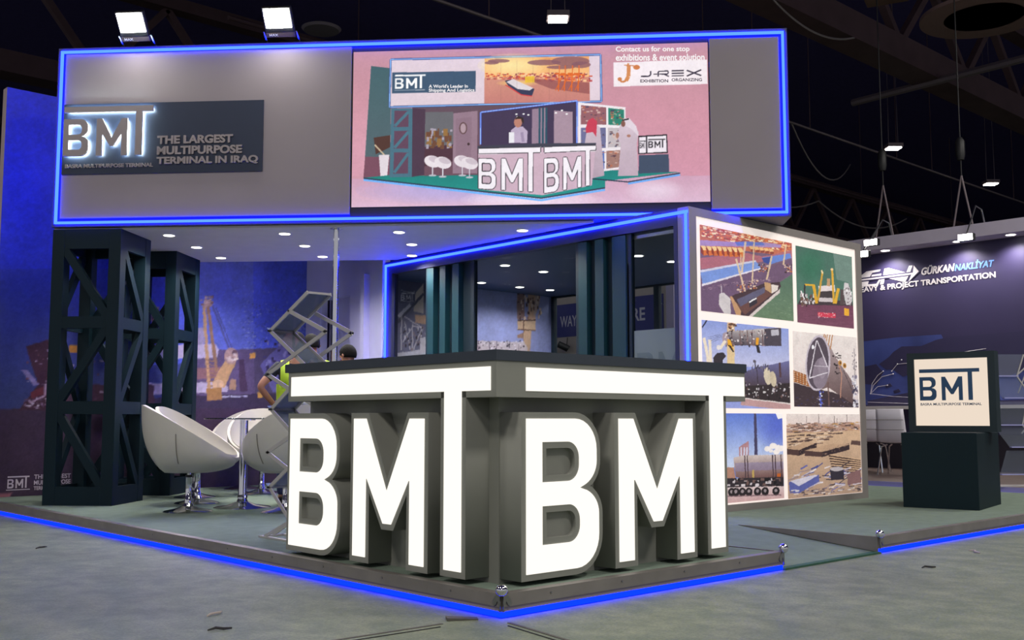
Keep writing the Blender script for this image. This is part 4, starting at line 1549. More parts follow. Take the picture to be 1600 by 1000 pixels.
for x in (92, 190, 250, 365, 440):
    c.line(x, 842, x, 950, 4, (96, 84, 110))
c.speck(85, 836, 490, 915, 60, [(60, 50, 70), (230, 222, 236)], (6, 14), (5, 14))
c.view(590, 390, 1118 / 190)
c.poly([(180, 230), (450, 230), (450, 960), (180, 960)], (110, 106, 134), .85)
c.rect(180, 250, 450, 480, (84, 84, 116), .9)
c.logo(214, 392, 124, 68, (226, 222, 236))
c.line(212, 374, 340, 384, 5, (226, 222, 236))
c.line(212, 468, 340, 474, 5, (226, 222, 236))
c.poly([(350, 390), (420, 310), (424, 580), (330, 560)], (206, 190, 190))
c.poly([(340, 590), (450, 600), (450, 680), (345, 665)], (200, 160, 140))
c.line(180, 665, 420, 400, 24, (84, 84, 110))
c.line(190, 610, 300, 500, 30, (206, 202, 220))
for p in (((245, 610), (420, 720)), ((245, 650), (300, 910)), ((220, 590), (215, 920)), ((320, 660), (320, 910)), ((330, 910), (400, 730)), ((230, 840), (330, 690)), ((320, 690), (420, 720)), ((400, 720), (400, 900))):
    c.line(*p[0], *p[1], 9, (214, 206, 222))
c.speck(230, 700, 440, 900, 50, [(60, 50, 64), (150, 130, 140), (230, 224, 236)], (6, 20), (6, 30), .9)
c.poly([(180, 940), (450, 905), (450, 960), (180, 980)], (206, 204, 222))
c.poly([(390, 800), (440, 800), (440, 940), (390, 940)], (214, 208, 224))
c.rough(.5, .08)
c.grain(3)
c.sheet('wall_print', print_mat('inner_wall_print', 0, .5), iw, (3.95 - GO[0], RYE - .004 - GO[1], 0), (1, 0, 0), ZUP, RXE - 3.95, RZ - PT, 'crane and pipe print on the lavender inner wall')
for (x, y, l) in ((4.414, 4.829, 'near the ribbed panel, front row'), (5.07, 4.899, 'in the middle, front row'), (5.18, 6.1, 'back row, left'), (5.824, 6.1, 'back row, middle'),
                  (6.318, 6.05, 'back row, right'), (5.75, 4.858, 'front row, right end'), (4.968, 3.401, 'seen through the glass door'), (5.536, 3.413, 'seen through the glass door, further in')):
    downlight('room_downlight', (x + 3.211) * KR - 3.211, (y + 3.547) * KR - 3.547, PT + (RZ - PT) * .9832, f'round downlight in the dark room ceiling {l}', 'room downlights', 36, size=.05)

# ------------------------------------------------------------------ backdrop stand seen through the meeting room
bs = thing('backdrop_stand', 'beige stand wall with a purple banner, seen through the meeting room', 'stand', (9.1, 5.2, 0))
M_beige = mat('pale_stand_wall', (196, 184, 178), .7)
M_bann = mat('purple_banner', (62, 66, 140), .6)
MB().box(0, .1, 0, 4.6, 0, 3.2).build('wall_panel', M_beige, bs)
MB().box(-.012, 0, 1.22, 4.5, 2.24, 2.78).build('banner', M_bann, bs)
M_wt2 = mat('banner_white_print', (206, 202, 220), .6)
put_text('banner_lettering', 'WAY', M_wt2, bs, (-.013, 8.60 - 5.2, 2.405), (0, -1, 0), ZUP, .38, .18, .002, .012)
put_text('banner_lettering', 'RE', M_wt2, bs, (-.013, 7.03 - 5.2, 2.40), (0, -1, 0), ZUP, .255, .20, .002, .02)
MB().box(-.14, .0, .92, 1.06, 0, 3.2).build('pillar', mat('lilac_pillar', (176, 166, 200), .6), bs)
tl = thing('track_spotlight', 'small black spotlight below the purple banner', 'spotlight', (9.02, 8.39, 2.05))
MB().tube([(-.12, .07, .06), (0, 0, 0), (.02, -.02, -.02)], .055, 12).build('can', M_black, tl)
MB().tube([(0, 0, 0), (.02, 0, .17)], .008, 6).build('stem', M_black, tl)

# ------------------------------------------------------------------ bucket bar stools and table


def stool_shell():
    """Deep bucket: rim high at the back (-x), low at the front (+x)."""
    NP, NT = 40, 12

    def pt(ph, t, inner):
        back = (1 - math.cos(ph)) / 2              # 0 front .. 1 back
        rim = .535 + .475 * back ** 1.05
        rx, ry, zb = .385 + .015 * back, .365, .440
        flare = .50 + .50 * (1 - (1 - t) ** 2.6)
        z = zb + (rim - zb) * (t ** 1.15)
        x, y = rx * math.cos(ph) * flare, ry * math.sin(ph) * flare
        if inner:
            x, y = x * .925, y * .925
            z = max(z + (.03 if t < 1 else 0), .52) if t < .999 else z
        return (x, y, z)
    mb = MB()
    vs, fs = [], []
    rows = [(t / NT, 0) for t in range(NT + 1)] + [(t / NT, 1) for t in range(NT, -1, -1)]
    for t, inner in rows:
        for k in range(NP):
            vs.append(pt(2 * math.pi * k / NP, t, inner))
    for i in range(len(rows) - 1):
        for k in range(NP):
            fs.append((i * NP + k, i * NP + (k + 1) % NP, (i + 1) * NP + (k + 1) % NP, (i + 1) * NP + k))
    fs.append(tuple(range(NP))[::-1])
    fs.append(tuple(range((len(rows) - 1) * NP, len(rows) * NP)))
    mb.add(vs, fs)
    mb.smooth = True
    seams = []
    for sgn in (1, -1):
        ln = []
        for t in np.linspace(.25, .82, 10):
            p = pt(sgn * R(112), t, False)
            ln.append((p[0] * 1.006, p[1] * 1.006, p[2] - .002))
        seams.append(ln)
    return mb, seams


def make_stool():
    t = thing('bar_stool', 'stool', 'stool', (0, 0, PT), 0, 'white bucket stools')
    mb, seams = stool_shell()
    sh = MB()
    sh.v, sh.f, sh.smooth = [(x, y, z - PT) for x, y, z in mb.v], mb.f, True
    s = sh.build('bucket_seat', M_leather, t)
    for ln in seams:
        MB().tube([(x, y, z - PT) for x, y, z in ln], .0035, 6).build('seam', M_seam, s)
    z0 = -PT
    MB().lathe([(.205, .0), (.205, .006), (.19, .014), (.10, .030), (.045, .052), (.036, .075)], 36).build('base', M_chrome, t)
    MB().lathe([(.030, .07), (.030, .115), (.026, .12), (.026, .29), (.030, .295)], 20).build('column', M_chrome, t)
    MB().lathe([(.031, .293), (.031, .312)], 20).build('collar', M_black, t)
    MB().lathe([(.018, .31), (.018, .335), (.09, .345)], 20).build('gas_lift', M_chrome, t)
    return t


st0 = make_stool()
stools = [  # x, y, facing angle, label
    (.87, 4.94, -20, 'white bucket bar stool nearest the lattice towers, its high back to the left'),
    (1.46, 4.35, 85, 'white bucket bar stool half hidden behind the counter end and the leaflet rack'),
    (1.33, 5.72, -48, 'white bucket bar stool hidden behind the nearest left stool, only its column and base seen'),
    (1.66, 6.45, -35, 'white bucket bar stool furthest left, near the second tower, only its base seen'),
    (2.44, 6.50, -120, 'white bucket bar stool behind the glass table, turned towards the counter'),
    (2.64, 7.28, -140, 'white bucket bar stool standing furthest back, by the mural wall'),
]
for i, (x, y, a, l) in enumerate(stools):
    if i == 0:
        st0.location = (x, y, PT)
        st0.rotation_euler = (0, 0, R(a))
        st0['label'] = l
    else:
        copy_tree(st0, None, (x, y, PT), R(a), l, 'white bucket stools')

tb = thing('glass_table', 'round glass bar table on a chrome column between the stools', 'table', (1.42, 5.02, PT))
MB().lathe([(.25, 0), (.25, .005), (.23, .012), (.12, .028), (.05, .055), (.04, .08)], 40).build('base', M_chrome, tb)
MB().lathe([(.042, .08), (.048, .095), (.038, .11), (.036, .12), (.036, .775)], 24).build('column', M_chrome, tb)
MB().lathe([(.10, .776), (.10, .783)], 24).build('top_flange', M_chrome, tb)
MB().lathe([(.345, .784), (.35, .787), (.35, .793), (.345, .796)], 48).build('glass_top', glass('smoked_glass', (.35, .40, .42), .3), tb)

# ------------------------------------------------------------------ folding leaflet rack beside the counter
lr = thing('leaflet_rack', 'folding zigzag leaflet rack of clear trays standing by the counter end', 'leaflet rack', (.45, 2.45, PT))
M_rail = mat('rack_aluminium', (196, 192, 190), .42, metal=.4)
RX = (-.088, .088)


def rp_(y, z):
    return y - 2.45, z - PT


zig = [(2.27, 1.705), (2.734, 1.484), (2.25, 1.215), (2.70, .955), (2.25, .70), (2.70, .44), (2.30, .14)]
zag = [(2.48, 1.60), (2.03, 1.437), (2.74, 1.19), (2.03, .93), (2.72, .67), (2.03, .41), (2.62, .14)]
for x in RX:
    for Z_, nm in ((zig, 'side_bar'), (zag, 'scissor_bar')):
        for (ya, za), (yb, zb) in zip(Z_[:-1], Z_[1:]):
            a, b2 = rp_(ya, za), rp_(yb, zb)
            off = .0 if nm == 'side_bar' else .009 * (1 if x > 0 else -1)
            MB().bar((x + off, a[0], a[1]), (x + off, b2[0], b2[1]), .008, .026).build(nm, M_rail, lr)
    for (ya, za) in zig[1:-1] + zag[:-1]:
        a = rp_(ya, za)
        MB().lathe([(.007, -.006), (.007, .006)], 10).build('rivet', M_black, lr, loc=(x + .012 * (1 if x > 0 else -1), a[0], a[1]), rot=(0, R(90), 0))
for i in (0, 2, 4):
    (ya, za), (yb, zb) = zig[i], zig[i + 1]
    a, b2 = Vector((0, *rp_(ya, za))), Vector((0, *rp_(yb, zb)))
    up = (a - b2).normalized()
    MB().bar(a, b2, .17, .004, up=(0, -up.z, up.y)).build('clear_tray', M_acrylic, lr)
    for e in (a, b2):
        MB().bar((-.088, e.y, e.z), (.088, e.y, e.z), .014, .014).build('tray_rail', M_rail, lr)
    # the lip that holds the leaflets
    MB().bar((-.094, b2.y + .022, b2.z + .012), (.094, b2.y + .022, b2.z + .012), .045, .004, up=(0, -.5, .85)).build('tray_lip', mat('rack_lip', (128, 150, 150), .3, metal=.4), lr)
for i in (1, 3):
    (ya, za), (yb, zb) = zig[i], zig[i + 1]
    a, b2 = Vector((0, *rp_(ya, za))), Vector((0, *rp_(yb, zb)))
    up = (a - b2).normalized()
    MB().bar(a, b2, .17, .004, up=(0, -up.z, up.y)).build('clear_tray', M_acrylic, lr)
for x in RX:
    MB().box(x - .012, x + .012, -.30, .36, 0, .012).build('foot', M_rail, lr)
    MB().bar((x, .30, .010), (x, -.10, .16), .010, .020).build('foot_strut', M_rail, lr)
MB().box(-.088, .088, .34, .36, 0, .012).build('foot_bar', M_rail, lr)
MB().box(-.088, .088, -.30, -.28, 0, .012).build('foot_bar', M_rail, lr)

# ------------------------------------------------------------------ people
M_skin = mat('skin', (176, 124, 100), .55, var=.05)
M_hair = mat('black_hair', (12, 10, 11), .75, spec=.15, var=.2, scale=60, bump=.4, bscale=120)
M_hiviz = mat('high_visibility_yellow', (188, 224, 52), .6, var=.05)
M_reflect = mat('reflective_tape', (196, 200, 204), .35, metal=.3)
M_shirt = mat('navy_shirt', (34, 36, 54), .8, var=.1)
M_shirt2 = mat('pale_grey_shirt', (196, 188, 200), .8, var=.05)
M_jean = mat('blue_jeans', (44, 54, 96), .85, var=.12, scale=30)
M_shoe = mat('dark_shoes', (30, 28, 28), .6)


def skin_obj(name, pts, edges, rad, m, parent, root=0, sub=2):
    me = bpy.data.meshes.new(name)
    me.from_pydata([tuple(p) for p in pts], edges, [])
    o = bpy.data.objects.new('tmp', me)
    COL.objects.link(o)
    md = o.modifiers.new('skin', 'SKIN')
    md.use_smooth_shade = True
    sv = me.skin_vertices[0].data
    for i, r in enumerate(rad):
        rr = r if isinstance(r, tuple) else (r, r)
        sv[i].radius = rr
        sv[i].use_root = (i == root)
    sd = o.modifiers.new('sub', 'SUBSURF')
    sd.levels = sub
    sd.render_levels = sub
    dg = bpy.context.evaluated_depsgraph_get()
    dg.update()
    me2 = bpy.data.meshes.new_from_object(o.evaluated_get(dg))
    bpy.data.objects.remove(o)
    for p in me2.polygons:
        p.use_smooth = True
    return link(name, me2, m, parent)


def person(loc, rotz, label, height=1.65, lean=0.0, shirt=None, pose='akimbo', vest=True, head_turn=0.0):
    """A standing figure; local -y is the way it faces."""
    t = thing('person', label, 'person', loc, rotz)
    k = height / 1.75
    J = {}
    ly = -lean

    def s(x, y, z):
        bend = max(0, z - .95)
        return Vector((x, y + ly * bend, z - abs(lean) * bend * .25)) * k
    J['pel'] = s(0, 0, .95)
    J['wai'] = s(0, 0, 1.10)
    J['che'] = s(0, .01, 1.30)
    J['nek0'] = s(0, .01, 1.44)
    J['nek1'] = s(0, 0, 1.53)
    J['hd0'] = s(0, -.015, 1.60)
    J['hd1'] = s(0, -.005, 1.69)
    for sd, n in ((1, 'L'), (-1, 'R')):
        J['hip' + n] = s(sd * .10, 0, .90)
        J['kne' + n] = s(sd * .115, -.02, .49)
        J['ank' + n] = s(sd * .12, .02, .09)
        J['toe' + n] = s(sd * .14, -.15, .035)
        J['sho' + n] = s(sd * .185, .01, 1.40)
        if pose == 'akimbo':
            J['elb' + n] = s(sd * .36, .08, 1.19)
            J['wri' + n] = s(sd * .235, -.03, 1.03)
            J['han' + n] = s(sd * .185, -.075, .985)
        elif pose == 'reach':
            J['elb' + n] = s(sd * .27, -.10, 1.14)
            J['wri' + n] = s(sd * .17, -.31, 1.12)
            J['han' + n] = s(sd * .14, -.39, 1.11)
        else:
            J['elb' + n] = s(sd * .245, .03, 1.12)
            J['wri' + n] = s(sd * .245, -.06, .88)
            J['han' + n] = s(sd * .235, -.085, .80)
    # body in one surface
    names = ['pel', 'wai', 'che', 'nek0', 'nek1', 'hd0', 'hd1']
    for n in 'LR':
        names += ['hip' + n, 'kne' + n, 'ank' + n, 'toe' + n, 'sho' + n, 'elb' + n, 'wri' + n, 'han' + n]
    rad = dict(pel=(.145, .105), wai=(.13, .095), che=(.155, .11), nek0=.065, nek1=.052, hd0=(.070, .085), hd1=(.074, .09), hip=.085, kne=.056, ank=.036, toe=.034, sho=.058, elb=.041, wri=.029, han=.032)
    ix = {n: i for i, n in enumerate(names)}
    E = [('pel', 'wai'), ('wai', 'che'), ('che', 'nek0'), ('nek0', 'nek1'), ('nek1', 'hd0'), ('hd0', 'hd1')]
    for n in 'LR':
        E += [('pel', 'hip' + n), ('hip' + n, 'kne' + n), ('kne' + n, 'ank' + n), ('ank' + n, 'toe' + n), ('che', 'sho' + n), ('sho' + n, 'elb' + n), ('elb' + n, 'wri' + n), ('wri' + n, 'han' + n)]
    P = [J[n] for n in names]

    def rr(n, add=0):
        v = rad.get(n, rad.get(n[:-1]))
        return tuple((x + add) * k for x in v) if isinstance(v, tuple) else (v + add) * k
    skin_obj('body', P, [(ix[a], ix[b_]) for a, b_ in E], [rr(n) for n in names], M_skin, t, 0)
    # five fingers on each hand
    for n, sd in (('L', 1), ('R', -1)):
        d = (J['han' + n] - J['wri' + n]).normalized()
        side = d.cross(Vector((0, 0, 1))).normalized()
        curl = side.cross(d).normalized()
        for q, (off, ln) in enumerate(((-.026, .062), (-.009, .072), (.009, .068), (.026, .052))):
            a = J['han' + n] + side * off * k + d * .012 * k
            MB().tube([a, a + d * ln * .5 * k - curl * .006, a + d * ln * .85 * k - curl * .024], [.0095 * k, .0085 * k, .006 * k], 8).build('finger', M_skin, t)
        a = J['han' + n] - d * .02 * k - side * .026 * k
        MB().tube([a, a - side * .026 * k + d * .022 * k, a - side * .032 * k + d * .052 * k], [.011 * k, .010 * k, .007 * k], 8).build('thumb', M_skin, t)

    def cloth(name, sel, m, add):
        sub = [n for n in names if n in sel]
        i2 = {n: i for i, n in enumerate(sub)}
        e2 = [(i2[a], i2[b_]) for a, b_ in E if a in i2 and b_ in i2]
        return skin_obj(name, [sel[n] if sel[n] is not None else J[n] for n in sub], e2, [rr(n, add) for n in sub], m, t, 0)
    mid = lambda a, b_, f: J[a].lerp(J[b_], f)
    cloth('shirt', {'pel': J['pel'] + Vector((0, 0, .0)), 'wai': None, 'che': None, 'nek0': mid('che', 'nek0', .75), 'shoL': None, 'elbL': mid('shoL', 'elbL', .72), 'shoR': None, 'elbR': mid('shoR', 'elbR', .72)}, shirt or M_shirt, .012)
    cloth('trousers', {'pel': None, 'hipL': None, 'kneL': None, 'ankL': None, 'hipR': None, 'kneR': None, 'ankR': None}, M_jean, .016)
    for n in 'LR':
        MB().tube([J['ank' + n] + Vector((0, .05, -.055 * k)), J['ank' + n] + Vector((0, -.02, -.045 * k)), J['toe' + n] + Vector((0, -.02, .008))], [.04 * k, .048 * k, .036 * k], 10).build('shoe', M_shoe, t)
    if vest:
        # open waistcoat: hem band, two shoulder straps and waist band with reflective tape
        def ring(z, rx, ry, n=28):
            c0 = s(0, .005, z)
            return [(c0.x + rx * k * math.cos(2 * math.pi * i / n), c0.y + ry * k * math.sin(2 * math.pi * i / n), c0.z) for i in range(n)]

        def band(name, zz, m, grow=0.0, parent=t):
            mb, n = MB(), 28
            vs = []
            for z in zz:
                f = (z - .86) / (1.30 - .86)
                rx, ry = .192 + .012 * abs(f - .4) + grow, .143 + .012 * f + grow
                vs += ring(z, rx, ry)
            fs = [(i * n + q, i * n + (q + 1) % n, (i + 1) * n + (q + 1) % n, (i + 1) * n + q) for i in range(len(zz) - 1) for q in range(n)]
            mb.add(vs, fs)
            mb.smooth = True
            o = mb.build(name, m, parent)
            md = o.modifiers.new('thickness', 'SOLIDIFY')
            md.thickness = .006
            return o
        vb = band('vest', (.86, .95, 1.05, 1.14, 1.22), M_hiviz)
        band('reflective_band', (1.00, 1.05), M_reflect, .008, vb)
        for sd in (1, -1):
            pth = []
            for y, z in ((.155, 1.20), (.158, 1.33), (.10, 1.455), (.02, 1.475), (-.09, 1.43), (-.142, 1.32), (-.145, 1.20)):
                pth.append(s(sd * .115, y, z))
            mb = MB()
            vs = []
            for p in pth:
                vs += [p + Vector((-.042 * k, 0, .012 * k)), p + Vector((.042 * k, 0, -.006 * k))]
            mb.add(vs, [(2 * i, 2 * i + 1, 2 * i + 3, 2 * i + 2) for i in range(len(pth) - 1)])
            mb.smooth = True
            o = mb.build('vest_strap', M_hiviz, vb)
            o.modifiers.new('thickness', 'SOLIDIFY').thickness = .006
    # head details
    hc = (J['hd0'] + J['hd1']) / 2
    hp = bpy.data.objects.new('head_features', None)
    F = Matrix.Rotation(head_turn, 4, 'Z')

    def hb(name, m, mb):
        mb.v = [tuple((F @ Vector(p)) * k + hc) for p in mb.v]
        return mb.build(name, m, t)
    bpy.data.objects.remove(hp)
    cap = MB()
    NP = 24
    vs, fs = [], []
    for i in range(9):
        a = R(90 - i * 14)
        for q in range(NP):
            p = 2 * math.pi * q / NP
            fr = max(0, -math.sin(p))
            aa = max(a, R(32) * fr - R(22) * (1 - fr))
            vs.append((.093 * math.cos(aa) * math.cos(p), .108 * math.cos(aa) * math.sin(p) + .006, .02 + .112 * math.sin(aa)))
    for i in range(8):
        for q in range(NP):
            fs.append((i * NP + q, i * NP + (q + 1) % NP, (i + 1) * NP + (q + 1) % NP, (i + 1) * NP + q))
    cap.add(vs, fs)
    cap.smooth = True
    h_ = hb('hair', M_hair, cap)
    h_.modifiers.new('thickness', 'SOLIDIFY').thickness = .012
    hb('nose', M_skin, MB().tube([(0, -.092, .022), (0, -.112, -.006), (0, -.096, -.016)], [.008, .014, .008], 8))
    hb('mouth', mat('lips', (140, 80, 74), .5), MB().tube([(-.024, -.088, -.046), (0, -.096, -.044), (.024, -.088, -.046)], [.004, .007, .004], 8))
    for sd in (1, -1):
        hb('eye', mat('eye_dark', (30, 24, 24), .2), MB().ball((sd * .032, -.086, .014), .009, 6))
        hb('ear', M_skin, MB().tube([(sd * .080, .012, .02), (sd * .092, .02, .0), (sd * .080, .010, -.025)], [.010, .015, .008], 8))
    return t


person((1.92, 4.98, PT), R(150), 'person in navy shirt and yellow high-visibility vest, elbow out, behind the leaflet rack', 1.60, .10, None, 'akimbo')
person((2.50, 5.58, PT), R(172), 'person in pale shirt and yellow high-visibility vest standing left of the steel pole, back turned', 1.66, .16, M_shirt2, 'reach')
person((2.55, 4.93, PT), R(190), 'dark-haired person just right of the steel pole, mostly hidden by the counter', 1.52, .18, M_shirt, 'reach', vest=False)

# ------------------------------------------------------------------ plinth and light box
pn = thing('display_plinth', 'dark green box plinth carrying the lit sign on the carpet', 'plinth', (5.94, .425, PT), R(11))
M_pl = mat('plinth_dark_green', (16, 36, 42), .55, spec=.2, var=.06, scale=3)
MB().box(0, .86, 0, .64, 0, .664).build('box', M_pl, pn, bevel=.003)
MB().box(.02, .84, .02, .62, .664, .668).build('top_inlay', M_teal_d, pn)
lb = thing('light_box', 'square light box showing the dark blue logo on a warm white face, on the plinth', 'light box', (6.397, .434, PT + .669), R(11))
bw, bh = .77, .735
# face looks along local -x
M_lbf = mat('light_box_frame', (18, 40, 46), .5)
MB().box(.03, .16, 0, bw, 0, bh).build('case', M_lbf, lb)
for (y0, y1, z0, z1) in ((0, bw, 0, .055), (0, bw, bh - .058, bh), (0, .062, .055, bh - .058), (bw - .062, bw, .055, bh - .058)):
    MB().box(0, .03, y0, y1, z0, z1).build('frame_rail', M_lbf, lb)
M_face = emit('light_box_face', (1.0, .84, .69), .86)
MB().box(.018, .029, .063, bw - .063, .056, bh - .059).build('lit_face', M_face, lb)
M_lbt = mat('light_box_blue_print', (44, 84, 122), .5)
put_logo(M_lbt, lb, (.0165, bw - .105, .290), (0, -1, 0), ZUP, .530, .292, .001)
put_text('caption', 'BASRA MULTIPURPOSE TERMINAL', M_lbt, lb, (.0165, bw - .108, .243), (0, -1, 0), ZUP, .536, .024, .001, .02)

# ------------------------------------------------------------------ neighbouring stand on the right
NX = 13.0
M_nwall = mat('neighbour_navy_wall', (56, 50, 88), .5, var=.05, scale=1.5)
nb = MB().box(NX, NX + .15, -2.5, 9.0, 0, 3.86).build('wall_neighbour', M_nwall)
tag(nb, 'tall navy back wall of the neighbouring stand with white lettering and a route map', 'wall', kind='structure')
M_nfas = mat('neighbour_white_fascia', (190, 182, 200), .6)
nf = thing('neighbour_fascia', 'white overhanging fascia with downlights along the top of the navy wall', 'fascia', (NX - .45, -2.5, 3.64))
MB().box(0, .449, 0, 11.5, 0, .20).build('fascia_box', M_nfas, nf)
# wall graphics
M_nw = mat('neighbour_white_print', (226, 220, 226), .5)
M_nb = mat('neighbour_sky_blue_print', (104, 150, 232), .5)
gx = NX - .004
# logo: slanted G, N with a pale arrow driven through them
def ng(pts):
    return [[(a, b_) for a, b_ in pts]]


def npx(zx, zy):
    """Photograph crop coordinates on the navy wall -> (along the wall to the right, height)."""
    x_, y_ = 1330 + zx / 4.544, 340 + zy / 4.544
    az, th = R(42.7), R(5.422)
    cx, cy = (x_ - 800) / 1633.0, (500 - y_) / 1633.0
    gxx, gyy, gz = cx, math.cos(th) - cy * math.sin(th), math.sin(th) + cy * math.cos(th)
    dx, dy = gxx * math.cos(az) + gyy * math.sin(az), -gxx * math.sin(az) + gyy * math.cos(az)
    t_ = (NX + 3.211) / dx
    return -(-3.547 + dy * t_), .89 + gz * t_


def nshape(name, pts, m):
    put_shape(name, [[npx(*p) for p in pts]], m, nb, (gx, 0, 0), (0, -1, 0), ZUP, {'map_land': .006, 'logo_gap': .005, 'logo_arrow': .007}.get(name, .003))


nshape('logo_shape', [(60, 420), (110, 382), (210, 368), (203, 382), (150, 392), (130, 428), (60, 436)], M_nw)
nshape('logo_shape', [(150, 406), (215, 398), (213, 418), (140, 428)], M_nw)
nshape('logo_shape', [(60, 450), (128, 442), (120, 474), (180, 470), (200, 438), (212, 436), (190, 484), (60, 492)], M_nw)
nshape('logo_shape', [(238, 362), (268, 358), (390, 390), (226, 414)], M_nw)
nshape('logo_shape', [(215, 434), (240, 430), (232, 470), (205, 476)], M_nw)
nshape('logo_shape', [(250, 428), (410, 408), (385, 456), (370, 456)], M_nw)
nshape('logo_shape', [(412, 342), (438, 339), (420, 384), (394, 388)], M_nw)
nshape('logo_gap', [(60, 430), (428, 384), (440, 326), (494, 380), (398, 470), (416, 414), (60, 458)], M_nwall)
nshape('logo_arrow', [(60, 440), (440, 392), (446, 340), (482, 382), (408, 456), (430, 404), (60, 450)], M_nw)


def ntext(s, zx0, zx1, zb0, zt0, zb1, m, bold, shear=0.0):
    """Lettering whose baseline runs from (zx0, zb0) to (zx1, zb1) in the crop; zt0 = cap top at its start."""
    a, b_, t_ = npx(zx0, zb0), npx(zx1, zb1), npx(zx0, zt0)
    put_text('wall_lettering', s, m, nb, (gx, -a[0], a[1]), (0, -1, (b_[1] - a[1]) / (b_[0] - a[0])), ZUP, b_[0] - a[0], t_[1] - a[1], .003, bold, shear=shear)


ntext('G\u00dcRKAN', 500, 738, 410, 345, 380, M_nw, .035, .25)
ntext('NAKL\u0130YAT', 735, 1018, 380, 318, 346, M_nb, .03, .25)
ntext('HEAVY & PROJECT TRANSPORTATION', 30, 1028, 548, 498, 437, M_nw, .03)
# route map: dark land shapes over a lighter sea, thin routes
M_sea = mat('map_sea_blue', (62, 74, 140), .5, var=.35, scale=1.2)
M_land = mat('map_land', (52, 48, 84), .5)
nshape('map_sea', [(85, 880), (330, 850), (640, 830), (660, 870), (600, 900), (1300, 940), (1300, 1290), (85, 1330)], M_sea)
nshape('map_land', [(300, 955), (360, 915), (500, 912), (600, 870), (680, 850), (1300, 800), (1300, 1060), (1100, 1130), (900, 1120), (700, 1150), (520, 1140), (460, 1100), (370, 1130), (300, 1080), (250, 1080), (200, 1040), (270, 990)], M_land)
nshape('map_land', [(85, 1060), (180, 1040), (230, 1100), (180, 1190), (85, 1180)], M_land)
nshape('map_land', [(440, 1110), (480, 1100), (490, 1190), (450, 1200)], M_land)
nshape('map_land', [(120, 1300), (420, 1240), (520, 1240), (520, 1330), (120, 1330)], M_land)
for k, (zx, zy) in enumerate(((240, 1190), (300, 1230), (600, 1210), (680, 1230))):
    nshape('map_land', [(zx, zy), (zx + 40, zy - 14), (zx + 54, zy + 8), (zx + 10, zy + 20)], M_land)


def route(pts, r=.004, name='map_route'):
    q = [npx(*p) for p in pts]
    MB().tube([(gx - .006, -a, b_) for a, b_ in q], r, 5).build(name, M_nw, nb)


route([(140, 1250), (160, 1190), (220, 1130), (300, 1110)])
route([(140, 1250), (150, 1180), (190, 1120), (230, 1090)])
route([(140, 1250), (190, 1200), (260, 1190)])
route([(290, 1090), (330, 1040), (450, 1030), (600, 1000), (760, 960), (960, 930)])
route([(440, 1140), (430, 1080), (450, 1000), (520, 970)])
route([(440, 1140), (520, 1200), (700, 1230)])
route([(140, 1250), (300, 1270), (700, 1290)])
route([(120, 1310), (400, 1320), (700, 1300)])
for zx, zy in ((140, 1250), (290, 1090), (260, 1190), (440, 1140), (330, 1040), (230, 1090), (300, 1110), (600, 1000), (520, 970), (360, 1010), (410, 1090)):
    a, b_ = npx(zx, zy)
    MB().ball((gx - .008, -a, b_), .011, 5).build('map_port', M_nw, nb)

# downlights and arm spotlights of the neighbouring stand
for k, (yy, wh) in enumerate(((4.75, 'left of the lettering'), (3.55, 'above the blue lettering'), (2.75, 'towards the picture edge'))):
    downlight('fascia_downlight', NX - .24, yy, 3.64, f'round downlight under the white fascia {wh}', 'fascia downlights', 120, size=.07)
M_arm = emit('arm_spot_lens', (1, .95, .88), 26)


def arm_spot(y, z, out, label, r=.09):
    t = thing('arm_spotlight', label, 'spotlight', (NX - .45, y, 3.842), 0, 'arm spotlights')
    MB().tube([(.2, 0, .004), (.1, 0, .22), (-.1, 0, .25), (-out, 0, z - 3.842 + .05)], .012, 6).build('arm', M_steel, t)
    MB().box(-out - .05, -out + .03, -.12, .12, z - 3.842 - .06, z - 3.842 + .05).build('head', M_black, t, bevel=.01)
    MB().box(-out - .062, -out - .05, -.105, .105, z - 3.842 - .05, z - 3.842 + .04).build('lens', M_arm, t)
    return t


arm_spot(3.12, 3.57, .45, 'glaring spotlight on a thin arm over the navy wall lettering')
arm_spot(4.62, 3.68, .45, 'spotlight on a thin arm just behind the corner of the picture wall')
arm_spot(4.62, 3.46, .75, 'lowest spotlight on an arm, touching the edge of the picture wall')

nplat = thing('neighbour_platform', 'low platform of the neighbouring stand with a lilac lit edge', 'platform', (9.4, -2.5, 0))
MB().box(.02, 3.6, 0, 11.5, .002, .10).build('deck', mat('neighbour_brown_deck', (104, 88, 84), .6, var=.1), nplat)
MB().box(0, .02, 0, 11.5, .004, .10).build('edge_board', mat('lilac_edge', (150, 146, 200), .5), nplat)
MB().box(-.012, 0, 0, 11.5, .010, .035).build('led_strip', emit('lilac_led', (.35, .35, 1.0), 1.2), nplat)
aisle = MB().box(8.47, 9.38, -2.5, 5.15, .001, .012).build('aisle_carpet', mat('aisle_grey_carpet', (150, 156, 160), .95, var=.06))
tag(aisle, 'pale grey aisle carpet strip between the two stands', 'carpet')
bsh = thing('bar_shelf', 'long white bar shelf along the foot of the navy wall', 'shelf', (NX - .36, -1.5, .1))
MB().box(0, .36, 0, 8.2, .95, 1.0).build('shelf_board', M_white, bsh)
for k in range(4):
    MB().box(.26, .36, .6 + k * 2.2, .66 + k * 2.2, 0, .95).build('leg', M_dark, bsh)
MB().box(NX - .12 - 12.64, .36, 0, 8.2, 0, .55).build('kick_panel', mat('shelf_dark_base', (34, 30, 44), .6), bsh)


